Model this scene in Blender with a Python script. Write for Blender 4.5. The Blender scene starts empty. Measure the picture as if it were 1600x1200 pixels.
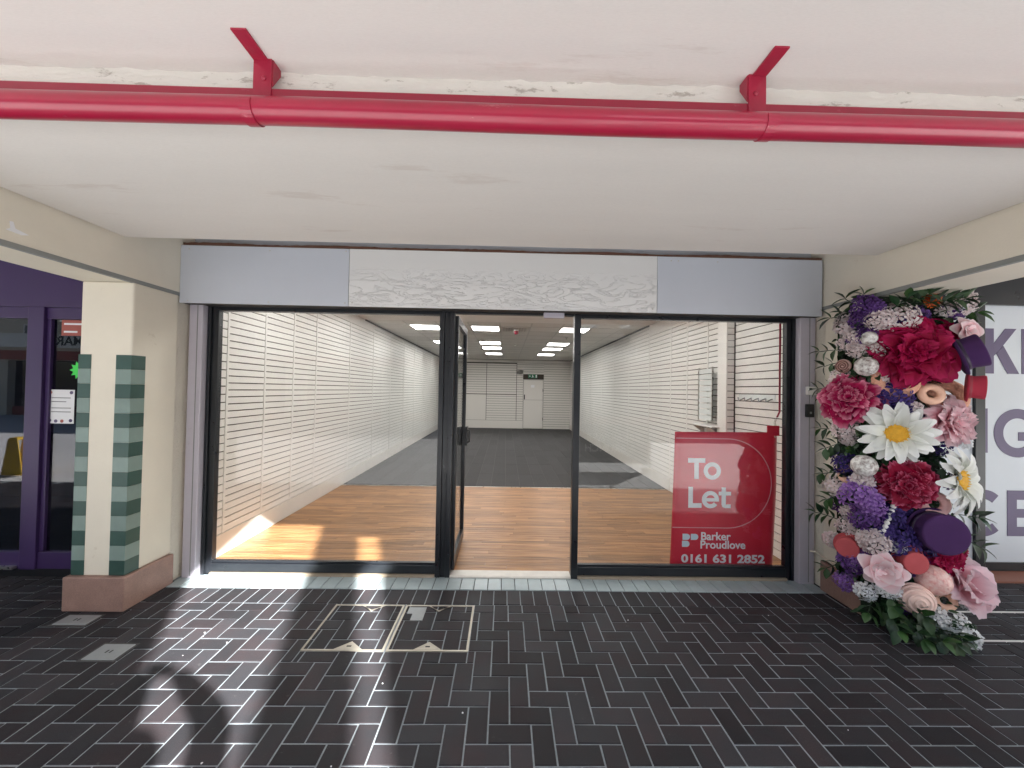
import bpy, bmesh, math, random
from mathutils import Vector, Matrix, Quaternion
random.seed(7)
R = math.radians
sc = bpy.context.scene
C = sc.collection

# ------------------------------------------------------------------ camera
def cam_matrix(yaw, pitch, roll):
    fwd = Vector((math.sin(yaw), math.cos(yaw), 0)); right = Vector((math.cos(yaw), -math.sin(yaw), 0)); up = Vector((0, 0, 1))
    f2 = math.cos(pitch)*fwd + math.sin(pitch)*up
    u2 = math.cos(pitch)*up - math.sin(pitch)*fwd
    r3 = math.cos(roll)*right + math.sin(roll)*u2
    u3 = math.cos(roll)*u2 - math.sin(roll)*right
    return Matrix((r3, u3, -f2)).transposed()
cd = bpy.data.cameras.new('camera'); cam = bpy.data.objects.new('camera', cd); C.objects.link(cam)
cd.sensor_width = 36; cd.lens = 13.5; cd.clip_start = 0.02; cd.clip_end = 400
m4 = cam_matrix(0.0166, 0.0158, 0.0182).to_4x4(); m4.translation = (0, 0, 1.6); cam.matrix_world = m4
sc.camera = cam

# ------------------------------------------------------------------ light
SUN_EL = R(29)
SUN_H = Vector((0.657, -0.754)).normalized()
w = bpy.data.worlds.new('World'); sc.world = w; w.use_nodes = True
nt = w.node_tree; bg = nt.nodes['Background']
sky = nt.nodes.new('ShaderNodeTexSky'); sky.sky_type = 'NISHITA'; sky.sun_disc = False
sky.sun_elevation = SUN_EL; sky.sun_rotation = math.atan2(SUN_H.x, SUN_H.y)
nt.links.new(sky.outputs[0], bg.inputs[0]); bg.inputs[1].default_value = 0.05
sl = bpy.data.lights.new('sun', 'SUN'); sl.energy = 5.0; sl.angle = R(0.9); sl.color = (1, .98, .95)
so = bpy.data.objects.new('sun', sl); C.objects.link(so)
ldir = Vector((-SUN_H.x*math.cos(SUN_EL), -SUN_H.y*math.cos(SUN_EL), -math.sin(SUN_EL)))
so.rotation_euler = ldir.to_track_quat('-Z', 'Y').to_euler(); so.location = (6, -8, 8)
sc.view_settings.view_transform = 'Standard'; sc.view_settings.look = 'None'
sc.view_settings.exposure = 2.65; sc.view_settings.gamma = 1; sc.view_settings.use_curve_mapping = False
LAMP = 3.1
sc.render.engine = 'CYCLES'
sc.cycles.max_bounces = 12; sc.cycles.diffuse_bounces = 6; sc.cycles.glossy_bounces = 5
sc.cycles.transparent_max_bounces = 16; sc.cycles.use_denoising = True
sc.cycles.sample_clamp_indirect = 8; sc.cycles.caustics_reflective = False; sc.cycles.caustics_refractive = False

# ------------------------------------------------------------------ materials
def newmat(name):
    m = bpy.data.materials.new(name); m.use_nodes = True
    return m, m.node_tree, m.node_tree.nodes['Principled BSDF']
def node(t, typ, **kw):
    n = t.nodes.new(typ)
    for k, v in kw.items(): setattr(n, k, v)
    return n
def mk(name, col, rough=.6, metal=0, var=0, vscale=3, stretch=(1, 1, 1), fine=0, bump=0, bscale=60, bdist=.004, rand=0, isl=0, coat=0, spec=.5, vcol=None, rvar=0, coords='pos', dirt=None):
    """painted or mineral surface: base colour, broad mottling (var), fine speckle (fine), relief (bump), per-object tone (rand)"""
    m, t, p = newmat(name); L = t.links.new
    p.inputs['Roughness'].default_value = rough; p.inputs['Metallic'].default_value = metal
    p.inputs['Coat Weight'].default_value = coat; p.inputs['Coat Roughness'].default_value = .15
    p.inputs['Specular IOR Level'].default_value = spec
    geo = node(t, 'ShaderNodeNewGeometry'); src = geo.outputs['Position']
    if coords == 'obj':
        tc = node(t, 'ShaderNodeTexCoord'); src = tc.outputs['Object']
    mp = node(t, 'ShaderNodeMapping'); mp.inputs['Scale'].default_value = stretch; L(src, mp.inputs[0])
    rgb = node(t, 'ShaderNodeRGB'); rgb.outputs[0].default_value = (*col, 1); out = rgb.outputs[0]
    def mult(fac_socket, lo, hi, out):
        mr = node(t, 'ShaderNodeMapRange'); mr.inputs[3].default_value = lo; mr.inputs[4].default_value = hi; L(fac_socket, mr.inputs[0])
        mx = node(t, 'ShaderNodeVectorMath', operation='SCALE'); L(out, mx.inputs[0]); L(mr.outputs[0], mx.inputs[3]); return mx.outputs[0]
    if var or rvar:
        n = node(t, 'ShaderNodeTexNoise'); n.inputs['Scale'].default_value = vscale; n.inputs['Detail'].default_value = 6; n.inputs['Roughness'].default_value = .62; L(mp.outputs[0], n.inputs['Vector'])
        if vcol:
            cr = node(t, 'ShaderNodeMapRange'); cr.inputs[1].default_value = .42; cr.inputs[2].default_value = .68; L(n.outputs[0], cr.inputs[0])
            mix = node(t, 'ShaderNodeMix', data_type='RGBA'); L(cr.outputs[0], mix.inputs[0]); L(out, mix.inputs[6]); mix.inputs[7].default_value = (*vcol, 1); out = mix.outputs[2]
        elif var:
            out = mult(n.outputs[0], 1-2*var, 1+2*var, out)
        if rvar:
            mr = node(t, 'ShaderNodeMapRange'); mr.inputs[1].default_value = .3; mr.inputs[2].default_value = .7; mr.inputs[3].default_value = max(.02, rough-rvar); mr.inputs[4].default_value = rough+rvar
            L(n.outputs[0], mr.inputs[0]); L(mr.outputs[0], p.inputs['Roughness'])
    if fine:
        n2 = node(t, 'ShaderNodeTexNoise'); n2.inputs['Scale'].default_value = bscale*1.7; n2.inputs['Detail'].default_value = 4; L(mp.outputs[0], n2.inputs['Vector'])
        out = mult(n2.outputs[0], 1-2*fine, 1+2*fine, out)
    if rand:
        oi = node(t, 'ShaderNodeObjectInfo'); out = mult(oi.outputs['Random'], 1-rand, 1+rand, out)
    if isl:
        out = mult(geo.outputs['Random Per Island'], 1-isl, 1+isl, out)
    if dirt:   # scattered specks and scuffs with a colour of their own
        n3 = node(t, 'ShaderNodeTexNoise'); n3.inputs['Scale'].default_value = dirt[1]; n3.inputs['Detail'].default_value = 8; n3.inputs['Roughness'].default_value = .7; L(mp.outputs[0], n3.inputs['Vector'])
        mr = node(t, 'ShaderNodeMapRange'); mr.inputs[1].default_value = dirt[2]; mr.inputs[2].default_value = dirt[2]+.06; mr.inputs[4].default_value = dirt[3]; L(n3.outputs[0], mr.inputs[0])
        mix = node(t, 'ShaderNodeMix', data_type='RGBA'); L(mr.outputs[0], mix.inputs[0]); L(out, mix.inputs[6]); mix.inputs[7].default_value = (*dirt[0], 1); out = mix.outputs[2]
    L(out, p.inputs['Base Color'])
    if bump:
        nb = node(t, 'ShaderNodeTexNoise'); nb.inputs['Scale'].default_value = bscale; nb.inputs['Detail'].default_value = 5; L(mp.outputs[0], nb.inputs['Vector'])
        b = node(t, 'ShaderNodeBump'); b.inputs['Strength'].default_value = bump; b.inputs['Distance'].default_value = bdist
        L(nb.outputs[0], b.inputs['Height']); L(b.outputs[0], p.inputs['Normal'])
    return m
def emit(name, col, s):
    m, t, p = newmat(name); p.inputs['Base Color'].default_value = (.8, .8, .8, 1)
    p.inputs['Emission Color'].default_value = (*col, 1); p.inputs['Emission Strength'].default_value = s
    return m
def glassmat(name, tint=(1, 1, 1), ior=1.5, rough=0.0):
    m, t, p = newmat(name); t.nodes.remove(p); L = t.links.new
    o = t.nodes['Material Output']; tr = node(t, 'ShaderNodeBsdfTransparent'); tr.inputs[0].default_value = (*tint, 1)
    gl = node(t, 'ShaderNodeBsdfGlossy'); gl.inputs['Roughness'].default_value = rough
    fr = node(t, 'ShaderNodeFresnel'); ge = node(t, 'ShaderNodeNewGeometry')      # same reflectance on both faces of the pane
    io = node(t, 'ShaderNodeMapRange'); io.inputs[3].default_value = ior; io.inputs[4].default_value = 1/ior; L(ge.outputs['Backfacing'], io.inputs[0]); L(io.outputs[0], fr.inputs[0])
    mx = node(t, 'ShaderNodeMixShader'); L(fr.outputs[0], mx.inputs[0]); L(tr.outputs[0], mx.inputs[1]); L(gl.outputs[0], mx.inputs[2]); L(mx.outputs[0], o.inputs[0])
    return m
def petalmat(name, base, edge, rough=.55, lo=.55, trans=.25):
    """petal cloth: colour runs from base to edge tint along the 'edge' attribute"""
    m, t, p = newmat(name); L = t.links.new
    a = node(t, 'ShaderNodeAttribute', attribute_name='edge')
    n = node(t, 'ShaderNodeTexNoise'); n.inputs['Scale'].default_value = 60; tc = node(t, 'ShaderNodeTexCoord'); L(tc.outputs['Object'], n.inputs['Vector'])
    add = node(t, 'ShaderNodeMath', operation='MULTIPLY_ADD'); L(n.outputs[0], add.inputs[0]); add.inputs[1].default_value = .25; L(a.outputs['Fac'], add.inputs[2])
    mr = node(t, 'ShaderNodeMapRange'); mr.inputs[1].default_value = lo+.1; mr.inputs[2].default_value = 1.12; L(add.outputs[0], mr.inputs[0])
    mix = node(t, 'ShaderNodeMix', data_type='RGBA'); L(mr.outputs[0], mix.inputs[0]); mix.inputs[6].default_value = (*base, 1); mix.inputs[7].default_value = (*edge, 1)
    oi = node(t, 'ShaderNodeObjectInfo'); mr2 = node(t, 'ShaderNodeMapRange'); mr2.inputs[3].default_value = .8; mr2.inputs[4].default_value = 1.15; L(oi.outputs['Random'], mr2.inputs[0])
    sm = node(t, 'ShaderNodeVectorMath', operation='SCALE'); L(mix.outputs[2], sm.inputs[0]); L(mr2.outputs[0], sm.inputs[3])
    L(sm.outputs[0], p.inputs['Base Color']); p.inputs['Roughness'].default_value = rough; p.inputs['Specular IOR Level'].default_value = .2
    tl = node(t, 'ShaderNodeBsdfTranslucent'); L(sm.outputs[0], tl.inputs[0]); ms = node(t, 'ShaderNodeMixShader'); ms.inputs[0].default_value = trans
    L(p.outputs[0], ms.inputs[1]); L(tl.outputs[0], ms.inputs[2]); L(ms.outputs[0], t.nodes['Material Output'].inputs[0])
    return m

M = {}
M['cream'] = mk('cream_masonry_paint', (.74, .69, .585), .75, var=.05, vscale=2.5, bump=.35, bscale=90, bdist=.003, dirt=((.46, .38, .28), 6, .63, .3))
M['rough_cream'] = mk('rough_cream_plaster', (.72, .67, .58), .85, var=.06, bump=.9, bscale=70, bdist=.01)
M['soffit'] = mk('soffit_paint', (.73, .71, .68), .8, var=.04, vscale=1.2, fine=.03, bump=.15, bscale=120, bdist=.002, dirt=((.42, .33, .27), 2.6, .60, .22), stretch=(.3, 1.8, 1))
M['peel'] = mk('peeling_white_paint', (.78, .76, .70), .85, var=.06, vscale=9, bump=.8, bscale=45, bdist=.01, dirt=((.27, .23, .18), 22, .585, .6), stretch=(.3, 1, 1))
M['bead'] = mk('grey_edge_bead', (.24, .25, .24), .6, var=.1)
M['post'] = mk('lilac_grey_paint', (.50, .47, .53), .45, var=.05, vscale=5, bump=.1, bscale=80, dirt=((.32, .27, .26), 11, .64, .5))
M['fascia'] = mk('blue_grey_panel', (.56, .59, .65), .4, var=.03, vscale=1.5)
M['timber'] = mk('brown_timber', (.12, .055, .035), .8, var=.25, vscale=12, stretch=(.2, 1, 1), dirt=((.5, .47, .44), 5, .68, .9))
M['frame'] = mk('black_aluminium', (.012, .014, .018), .32, var=.1, fine=.08, rvar=.06, vscale=8)
M['steel'] = mk('brushed_steel', (.55, .54, .50), .32, metal=1, var=.15, vscale=20, rvar=.1)
M['sill'] = mk('worn_aluminium_sill', (.60, .58, .54), .5, metal=.3, var=.1, vscale=10)
M['sillwood'] = mk('worn_cream_sill', (.34, .28, .21), .6, var=.12, vscale=12)
M['brass'] = mk('worn_cover_edge', (.44, .41, .35), .42, metal=.6, var=.15, vscale=14, rvar=.12)
M['white'] = mk('white_satin', (.78, .77, .74), .4, var=.02)
M['slat'] = mk('slatwall_melamine', (.75, .735, .70), .42, var=.02, vscale=1.5, rand=.02)
M['groove'] = mk('slatwall_groove', (.055, .042, .034), .8)
M['skirt'] = mk('white_skirting', (.66, .63, .585), .45, var=.05, vscale=4, dirt=((.45, .33, .22), 6, .72, .4))
M['glass'] = glassmat('clear_glass', (.975, .985, .985), 1.40)
M['darkglass'] = glassmat('shaded_glass', (.55, .55, .6), 1.62)
M['red'] = mk('red_gloss_paint', (.345, .011, .042), .30, var=.08, vscale=6, bump=.06, bscale=90, coat=.3, dirt=((.60, .24, .26), 14, .64, .45), stretch=(.4, 1, 1))
M['redplate'] = mk('red_bracket_paint', (.36, .018, .05), .4, var=.12, vscale=14, bump=.15, bscale=90)
M['purple'] = mk('purple_paint', (.042, .020, .088), .38, var=.06, vscale=3)
M['plinth'] = mk('pink_granite', (.29, .18, .148), .55, var=.16, vscale=9, fine=.28, bump=.12, bscale=200)
M['greendark'] = mk('dark_green_vinyl', (.030, .076, .064), .38, var=.10, vscale=9, rand=.10, bump=.12, bscale=40, dirt=((.30, .32, .28), 14, .68, .4))
M['greenlight'] = mk('sage_green_vinyl', (.20, .275, .25), .38, var=.08, vscale=9, rand=.06, bump=.12, bscale=40, dirt=((.09, .13, .11), 14, .68, .4))
M['paver'] = mk('brown_black_clay', (.031, .031, .035), .52, var=.16, vscale=4, vcol=(.041, .033, .036), fine=.22, bump=.25, bscale=160, bdist=.002, rand=.30, isl=.25, rvar=.12, spec=.10, dirt=((.13, .125, .12), 26, .635, .4))
M['mortar'] = mk('grey_mortar', (.25, .285, .31), .75, var=.12, vscale=18, fine=.2, bump=.3, bscale=200)
M['glaze'] = mk('pale_glazed_tile', (.36, .43, .45), .34, var=.08, vscale=14, rand=.10, dirt=((.3, .3, .28), 16, .68, .5))
M['joint'] = mk('dark_grout', (.06, .06, .06), .8)
M['street'] = mk('pale_bounce_street', (.52, .515, .51), .8, var=.1, vscale=1)  # lightened so the unseen ground works as a reflector for the soffit
M['ground'] = mk('earth', (.2, .18, .15), .9)
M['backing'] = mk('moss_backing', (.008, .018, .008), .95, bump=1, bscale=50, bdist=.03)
M['carpet'] = mk('charcoal_carpet', (.040, .039, .040), .92, var=.1, vscale=2, fine=.2, bump=.3, bscale=200, rand=.12)
M['carpetgap'] = mk('carpet_seam', (.085, .083, .08), .95)
M['tile'] = mk('mineral_ceiling_tile', (.66, .64, .60), .9, fine=.05, bscale=120, rand=.025)
M['tbar'] = mk('ceiling_grid_bar', (.50, .48, .45), .5)
M['trimblack'] = mk('dark_edge_trim', (.03, .028, .027), .6)
M['lamp'] = emit('lit_panel', (1, .98, .95), LAMP)
M['backwall'] = mk('cream_slat', (.70, .68, .64), .5)
M['banner'] = mk('banner_red_vinyl', (.60, .022, .048), .36, var=.04, vscale=3, bump=.12, bscale=6, bdist=.01)
M['print'] = mk('print_white', (.80, .80, .82), .4)
M['printblue'] = mk('print_ice_blue', (.62, .74, .82), .4)
M['outline'] = mk('print_pink', (.66, .33, .36), .4)
M['lilacprint'] = mk('print_muted_purple', (.105, .08, .17), .45)
M['posterwhite'] = mk('window_vinyl_white', (.66, .71, .76), .35, var=.02)
M['redfloor'] = mk('red_clay_floor', (.26, .10, .065), .5, var=.1)
M['exitgreen'] = mk('exit_green', (.01, .16, .07), .4)
M['starg'] = mk('fluorescent_green_card', (.06, .72, .10), .6)
M['yellow'] = mk('yellow_plastic', (.75, .48, .03), .4)
M['dark'] = mk('dark_interior', (.02, .02, .024), .8)
M['covergrey'] = mk('grey_access_plate', (.30, .32, .33), .5, metal=.3, var=.15, vscale=16, rvar=.1)
M['keypad'] = mk('black_plastic', (.012, .012, .014), .35)
M['skin'] = mk('skin', (.45, .26, .19), .5)
M['coat'] = mk('dark_coat', (.03, .032, .04), .8)
M['hair'] = mk('dark_hair', (.03, .02, .015), .6)
M['brickwall'] = mk('pale_render', (.62, .56, .46), .8, var=.06)
M['bandred'] = mk('terracotta_band', (.35, .09, .07), .6)
M['acrylic'] = mk('frosted_acrylic', (.70, .74, .73), .2)

def wood():
    m, t, p = newmat('oak_strip'); L = t.links.new
    geo = node(t, 'ShaderNodeNewGeometry'); oi = node(t, 'ShaderNodeObjectInfo')
    mp = node(t, 'ShaderNodeMapping'); mp.inputs['Scale'].default_value = (1.3, 34, 1)
    off = node(t, 'ShaderNodeVectorMath', operation='SCALE'); off.inputs[0].default_value = (31, 17, 3); L(oi.outputs['Random'], off.inputs[3])
    ad = node(t, 'ShaderNodeVectorMath', operation='ADD'); L(geo.outputs['Position'], ad.inputs[0]); L(off.outputs[0], ad.inputs[1]); L(ad.outputs[0], mp.inputs[0])
    n = node(t, 'ShaderNodeTexNoise'); n.inputs['Scale'].default_value = 2.4; n.inputs['Detail'].default_value = 7; n.inputs['Distortion'].default_value = .5; L(mp.outputs[0], n.inputs['Vector'])
    mr = node(t, 'ShaderNodeMapRange'); mr.inputs[1].default_value = .3; mr.inputs[2].default_value = .7; L(n.outputs[0], mr.inputs[0])
    mix = node(t, 'ShaderNodeMix', data_type='RGBA'); mix.inputs[6].default_value = (.15, .062, .022, 1); mix.inputs[7].default_value = (.46, .245, .105, 1); L(mr.outputs[0], mix.inputs[0])
    r2 = node(t, 'ShaderNodeMapRange'); r2.inputs[3].default_value = .72; r2.inputs[4].default_value = 1.25; L(oi.outputs['Random'], r2.inputs[0])
    sm = node(t, 'ShaderNodeVectorMath', operation='SCALE'); L(mix.outputs[2], sm.inputs[0]); L(r2.outputs[0], sm.inputs[3]); L(sm.outputs[0], p.inputs['Base Color'])
    p.inputs['Roughness'].default_value = .42
    return m
M['wood'] = wood()

def film():
    """silver sign panel under a wrinkled, half-stuck film: ridged creases over the lower two thirds"""
    m, t, p = newmat('wrinkled_silver_film'); L = t.links.new
    p.inputs['Base Color'].default_value = (.82, .82, .81, 1); p.inputs['Roughness'].default_value = .17; p.inputs['Metallic'].default_value = .12
    geo = node(t, 'ShaderNodeNewGeometry'); sep = node(t, 'ShaderNodeSeparateXYZ'); L(geo.outputs['Position'], sep.inputs[0])
    mp = node(t, 'ShaderNodeMapping'); mp.inputs['Scale'].default_value = (2.3, 1, 9); L(geo.outputs['Position'], mp.inputs[0])
    n = node(t, 'ShaderNodeTexNoise'); n.inputs['Scale'].default_value = 1.7; n.inputs['Detail'].default_value = 5; n.inputs['Roughness'].default_value = .6; n.inputs['Distortion'].default_value = 1.8; L(mp.outputs[0], n.inputs['Vector'])
    s = node(t, 'ShaderNodeMath', operation='SUBTRACT'); L(n.outputs[0], s.inputs[0]); s.inputs[1].default_value = .5
    a = node(t, 'ShaderNodeMath', operation='ABSOLUTE'); L(s.outputs[0], a.inputs[0])
    mr = node(t, 'ShaderNodeMapRange'); mr.inputs[1].default_value = 0; mr.inputs[2].default_value = .032; mr.inputs[3].default_value = 1; mr.inputs[4].default_value = 0; L(a.outputs[0], mr.inputs[0])
    zr = node(t, 'ShaderNodeMapRange'); zr.inputs[1].default_value = 2.60; zr.inputs[2].default_value = 2.50; L(sep.outputs['Z'], zr.inputs[0])
    mu = node(t, 'ShaderNodeMath', operation='MULTIPLY'); L(mr.outputs[0], mu.inputs[0]); L(zr.outputs[0], mu.inputs[1])
    b = node(t, 'ShaderNodeBump'); b.inputs['Strength'].default_value = .64; b.inputs['Distance'].default_value = .006; L(mu.outputs[0], b.inputs['Height']); L(b.outputs[0], p.inputs['Normal'])
    return m
M['film'] = film()

# ------------------------------------------------------------------ mesh helpers
class MB:
    def __init__(s): s.v = []; s.f = []; s.a = []
    def box(s, x0, x1, y0, y1, z0, z1):
        b = len(s.v)
        s.v += [(x0,y0,z0),(x1,y0,z0),(x1,y1,z0),(x0,y1,z0),(x0,y0,z1),(x1,y0,z1),(x1,y1,z1),(x0,y1,z1)]
        s.f += [(b,b+3,b+2,b+1),(b+4,b+5,b+6,b+7),(b,b+1,b+5,b+4),(b+1,b+2,b+6,b+5),(b+2,b+3,b+7,b+6),(b+3,b,b+4,b+7)]
        return s
    def cbox(s, x0, x1, y0, y1, z0, z1, c):          # top edges chamfered
        b = len(s.v)
        for (x, y, z, k) in ((x0,y0,z0,0),(x1,y0,z0,0),(x1,y1,z0,0),(x0,y1,z0,0)): s.v.append((x,y,z))
        s.v += [(x0,y0,z1-c),(x1,y0,z1-c),(x1,y1,z1-c),(x0,y1,z1-c),(x0+c,y0+c,z1),(x1-c,y0+c,z1),(x1-c,y1-c,z1),(x0+c,y1-c,z1)]
        for i in range(4):
            j = (i+1) % 4
            s.f += [(b+i,b+j,b+4+j,b+4+i),(b+4+i,b+4+j,b+8+j,b+8+i)]
        s.f += [(b+8,b+9,b+10,b+11),(b+3,b+2,b+1,b)]
        return s
    def prism(s, poly, lo, hi, plane='xz'):          # polygon (ccw) swept along the third axis
        b = len(s.v); n = len(poly)
        def P(u, v, t): return {'xz': (u, t, v), 'xy': (u, v, t), 'yz': (t, u, v)}[plane]
        s.v += [P(u, v, lo) for u, v in poly] + [P(u, v, hi) for u, v in poly]
        s.f += [tuple(range(b, b+n)), tuple(range(b+2*n-1, b+n-1, -1))]
        s.f += [(b+(i+1) % n, b+i, b+n+i, b+n+(i+1) % n) for i in range(n)]
        return s
    def tube(s, pts, r, n=12, caps=True):
        b = len(s.v); pts = [Vector(p) for p in pts]; N = len(pts)
        rr = r if isinstance(r, (list, tuple)) else [r]*N
        prev = None
        for i, p in enumerate(pts):
            t = (pts[min(i+1, N-1)]-pts[max(i-1, 0)]).normalized()
            if prev is None:
                u = t.cross(Vector((0, 0, 1)));
                if u.length < .01: u = t.cross(Vector((1, 0, 0)))
                u.normalize()
            else: u = (prev - t*prev.dot(t)).normalized()
            prev = u; q = t.cross(u)
            for k in range(n):
                a = 2*math.pi*k/n; s.v.append(tuple(p+rr[i]*(math.cos(a)*u+math.sin(a)*q)))
        for i in range(N-1):
            for k in range(n):
                k2 = (k+1) % n; s.f.append((b+i*n+k, b+i*n+k2, b+(i+1)*n+k2, b+(i+1)*n+k))
        if caps: s.f += [tuple(range(b+n-1, b-1, -1)), tuple(range(b+(N-1)*n, b+N*n))]
        return s
    def lathe(s, prof, n=24, mat=None):              # profile (r, z) about local z
        b = len(s.v)
        for r, z in prof:
            for k in range(n):
                a = 2*math.pi*k/n; s.v.append((r*math.cos(a), r*math.sin(a), z))
        for i in range(len(prof)-1):
            for k in range(n):
                k2 = (k+1) % n; s.f.append((b+i*n+k, b+i*n+k2, b+(i+1)*n+k2, b+(i+1)*n+k))
        s.f += [tuple(range(b+n-1, b-1, -1)), tuple(range(b+(len(prof)-1)*n, b+len(prof)*n))]
        if mat is not None:
            for i in range(b, len(s.v)): s.v[i] = tuple(mat @ Vector(s.v[i]))
        return s
    def torus(s, R_, r_, n=24, m=10, fl=1.0):
        b = len(s.v)
        for i in range(n):
            a = 2*math.pi*i/n
            for j in range(m):
                c = 2*math.pi*j/m; q = R_+r_*math.cos(c); s.v.append((q*math.cos(a), q*math.sin(a), r_*fl*math.sin(c)))
        for i in range(n):
            for j in range(m):
                s.f.append((b+i*m+j, b+((i+1) % n)*m+j, b+((i+1) % n)*m+(j+1) % m, b+i*m+(j+1) % m))
        return s
    def grid(s, fn, nu, nv, attr=None):
        b = len(s.v)
        for j in range(nv+1):
            for i in range(nu+1):
                s.v.append(fn(i/nu, j/nv))
                if attr: s.a.append(attr(i/nu, j/nv))
        for j in range(nv):
            for i in range(nu):
                k = b+j*(nu+1)+i; s.f.append((k, k+1, k+nu+2, k+nu+1))
        return s
    def mesh(s, name, smooth=False):
        me = bpy.data.meshes.new(name); me.from_pydata([tuple(v) for v in s.v], [], s.f); me.update()
        if s.a and len(s.a) == len(s.v):
            at = me.attributes.new('edge', 'FLOAT', 'POINT'); at.data.foreach_set('value', s.a)
        if smooth: me.polygons.foreach_set('use_smooth', [True]*len(me.polygons))
        return me

def wloc(o):
    v = Vector((0, 0, 0))
    while o is not None: v = v+o.location; o = o.parent
    return v
def link(name, me, mat=None, parent=None, loc=None):
    o = bpy.data.objects.new(name, me); C.objects.link(o)
    if mat is not None and len(me.materials) == 0: me.materials.append(mat)
    if parent is not None: o.parent = parent
    if loc is not None: o.location = loc
    return o
def build(name, mb, mat, parent=None, smooth=False, bev=0, seg=2, auto=False):
    """one mesh object from shapes given in world coordinates; its origin goes to its own centre"""
    lo = [min(v[i] for v in mb.v) for i in range(3)]; hi = [max(v[i] for v in mb.v) for i in range(3)]
    c = Vector([(a+b)/2 for a, b in zip(lo, hi)])
    if parent is None: c.z = lo[2]
    mb.v = [(v[0]-c.x, v[1]-c.y, v[2]-c.z) for v in mb.v]
    me = mb.mesh(name, smooth)
    o = link(name, me, mat, parent, c - (wloc(parent) if parent is not None else Vector((0, 0, 0))))
    if bev:
        m = o.modifiers.new('bevel', 'BEVEL'); m.width = bev; m.segments = seg; m.limit_method = 'ANGLE'; m.angle_limit = R(40)
    return o
def thing(name, label, cat, loc, group=None):
    o = bpy.data.objects.new(name, None); C.objects.link(o); o.location = loc; o.empty_display_size = .1
    return tag(o, label, cat, group)
def tag(o, label, cat, group=None):
    o['label'] = label; o['category'] = cat
    if group: o['group'] = group
    return o
def struct(o): o['kind'] = 'structure'; return o
def stuff(o): o['kind'] = 'stuff'; return o
def root(name, loc=(0, 0, 0)):
    o = bpy.data.objects.new(name, None); C.objects.link(o); o.location = loc; return struct(o)
def box(*a): return MB().box(*a)

def text(name, s, size, mat, parent, loc, rotz=0, ext=.0015, off=0, xs=1, align='LEFT', shear=0):
    """lettering in the xz plane facing -Y (rotz turns it), converted to mesh"""
    cu = bpy.data.curves.new(name, 'FONT'); cu.body = s; cu.size = size; cu.extrude = ext; cu.offset = off; cu.align_x = align; cu.shear = shear; cu.resolution_u = 4
    tmp = bpy.data.objects.new(name+'_curve', cu); C.objects.link(tmp)
    dg = bpy.context.evaluated_depsgraph_get(); me = bpy.data.meshes.new_from_object(tmp.evaluated_get(dg))
    bpy.data.objects.remove(tmp); bpy.data.curves.remove(cu)
    mt = Matrix.Rotation(rotz, 4, 'Z') @ Matrix.Rotation(R(90), 4, 'X') @ Matrix.Diagonal((xs, 1, 1, 1))
    me.transform(mt); me.name = name
    return link(name, me, mat, parent, Vector(loc)-wloc(parent))

# key planes (metres): Y is the distance from the camera, the shop front stands at Y = 3.3
XL, XR = -2.67, 2.655          # faces of the bay's side beams and columns
SOF = 2.615                    # soffit height
UP = 2.815                     # upper canopy height

# ------------------------------------------------------------------ ground, paving
struct(build('ground', box(-150, 150, -150, 150, -.4, -.08), M['ground']))
struct(build('street', box(-40, 40, -30, .2, -.3, -.004), M['street']))  # unseen ground, made pale and brought close to bounce sun onto the soffit
pav = struct(build('pavement', box(-9, 9, .201, 3.75, -.3, -.0045), M['mortar']))
W = .1025; J = .0041
def brick_mesh(w, h):
    return MB().cbox(-w/2+J, w/2-J, -h/2+J, h/2-J, -.03, 0, .0025).mesh('brick')
bh, bv = brick_mesh(2*W, W), brick_mesh(W, 2*W)
bh.materials.append(M['paver']); bv.materials.append(M['paver'])
OX, OY = .254, 1.660
cells = []
for b in range(-24, 18):
    for a in range(-92, 92):
        k = (a-b) % 4
        if k == 0: cells.append((OX+(a+1)*W, OY+(b+.5)*W, 2*W, W, bh))
        elif k == 3: cells.append((OX+(a+.5)*W, OY+(b+1)*W, W, 2*W, bv))
TY0, SY0 = 3.09, 2.885
COVERS = ((-1.215, -.712), (-.700, -.200)); CY0, CY1 = 2.37, 2.87
def split(q):
    out = [q]
    for axis, vals in ((0, (COVERS[0][0], (COVERS[0][1]+COVERS[1][0])/2, COVERS[1][1])), (1, (CY0, CY1))):
        for v in vals:
            nx = []
            for p in out:
                lo, hi = p[2*axis], p[2*axis+1]; o0, o1 = p[2-2*axis], p[3-2*axis]
                L0, L1 = ((CY0, CY1) if axis == 0 else (COVERS[0][0], COVERS[1][1]))
                if lo+.001 < v < hi-.001 and o1 > L0+.001 and o0 < L1-.001:
                    for a, b in ((lo, v), (v, hi)):
                        if b-a > .014: nx.append((a, b, p[2], p[3], None) if axis == 0 else (p[0], p[1], a, b, None))
                else: nx.append(p)
            out = nx
    return out
keep = []
for x, y, w_, h_, me in cells:
    if abs(x) > 8.6 or y-h_/2 < .21: continue
    x0, x1, y0, y1 = x-w_/2, x+w_/2, y-h_/2, y+h_/2
    if -2.62 < x < 2.60:                              # cut along the soldier course in front of the shop
        if y0 >= SY0-.02: continue
        y1 = min(y1, SY0)
    else:
        if y0 >= 3.45: continue
        if -2.75 < x < 2.75 and y1 > 3.3: continue
    keep += split((x0, x1, y0, y1, me if abs((y1-y0)-h_) < 1e-6 else None))
def seen(q): y = (q[2]+q[3])/2; x = (q[0]+q[1])/2; return y > 1.60 and abs(x-.016*y)/y < 1.37 and not (x < -2.62 and y > 2.8) and not (x > 2.63 and y > 2.75 and x < 3.1)
vis = sorted([q for q in keep if seen(q)], key=lambda q: (q[2]**2+((q[0]+q[1])/2)**2*.35))
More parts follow.
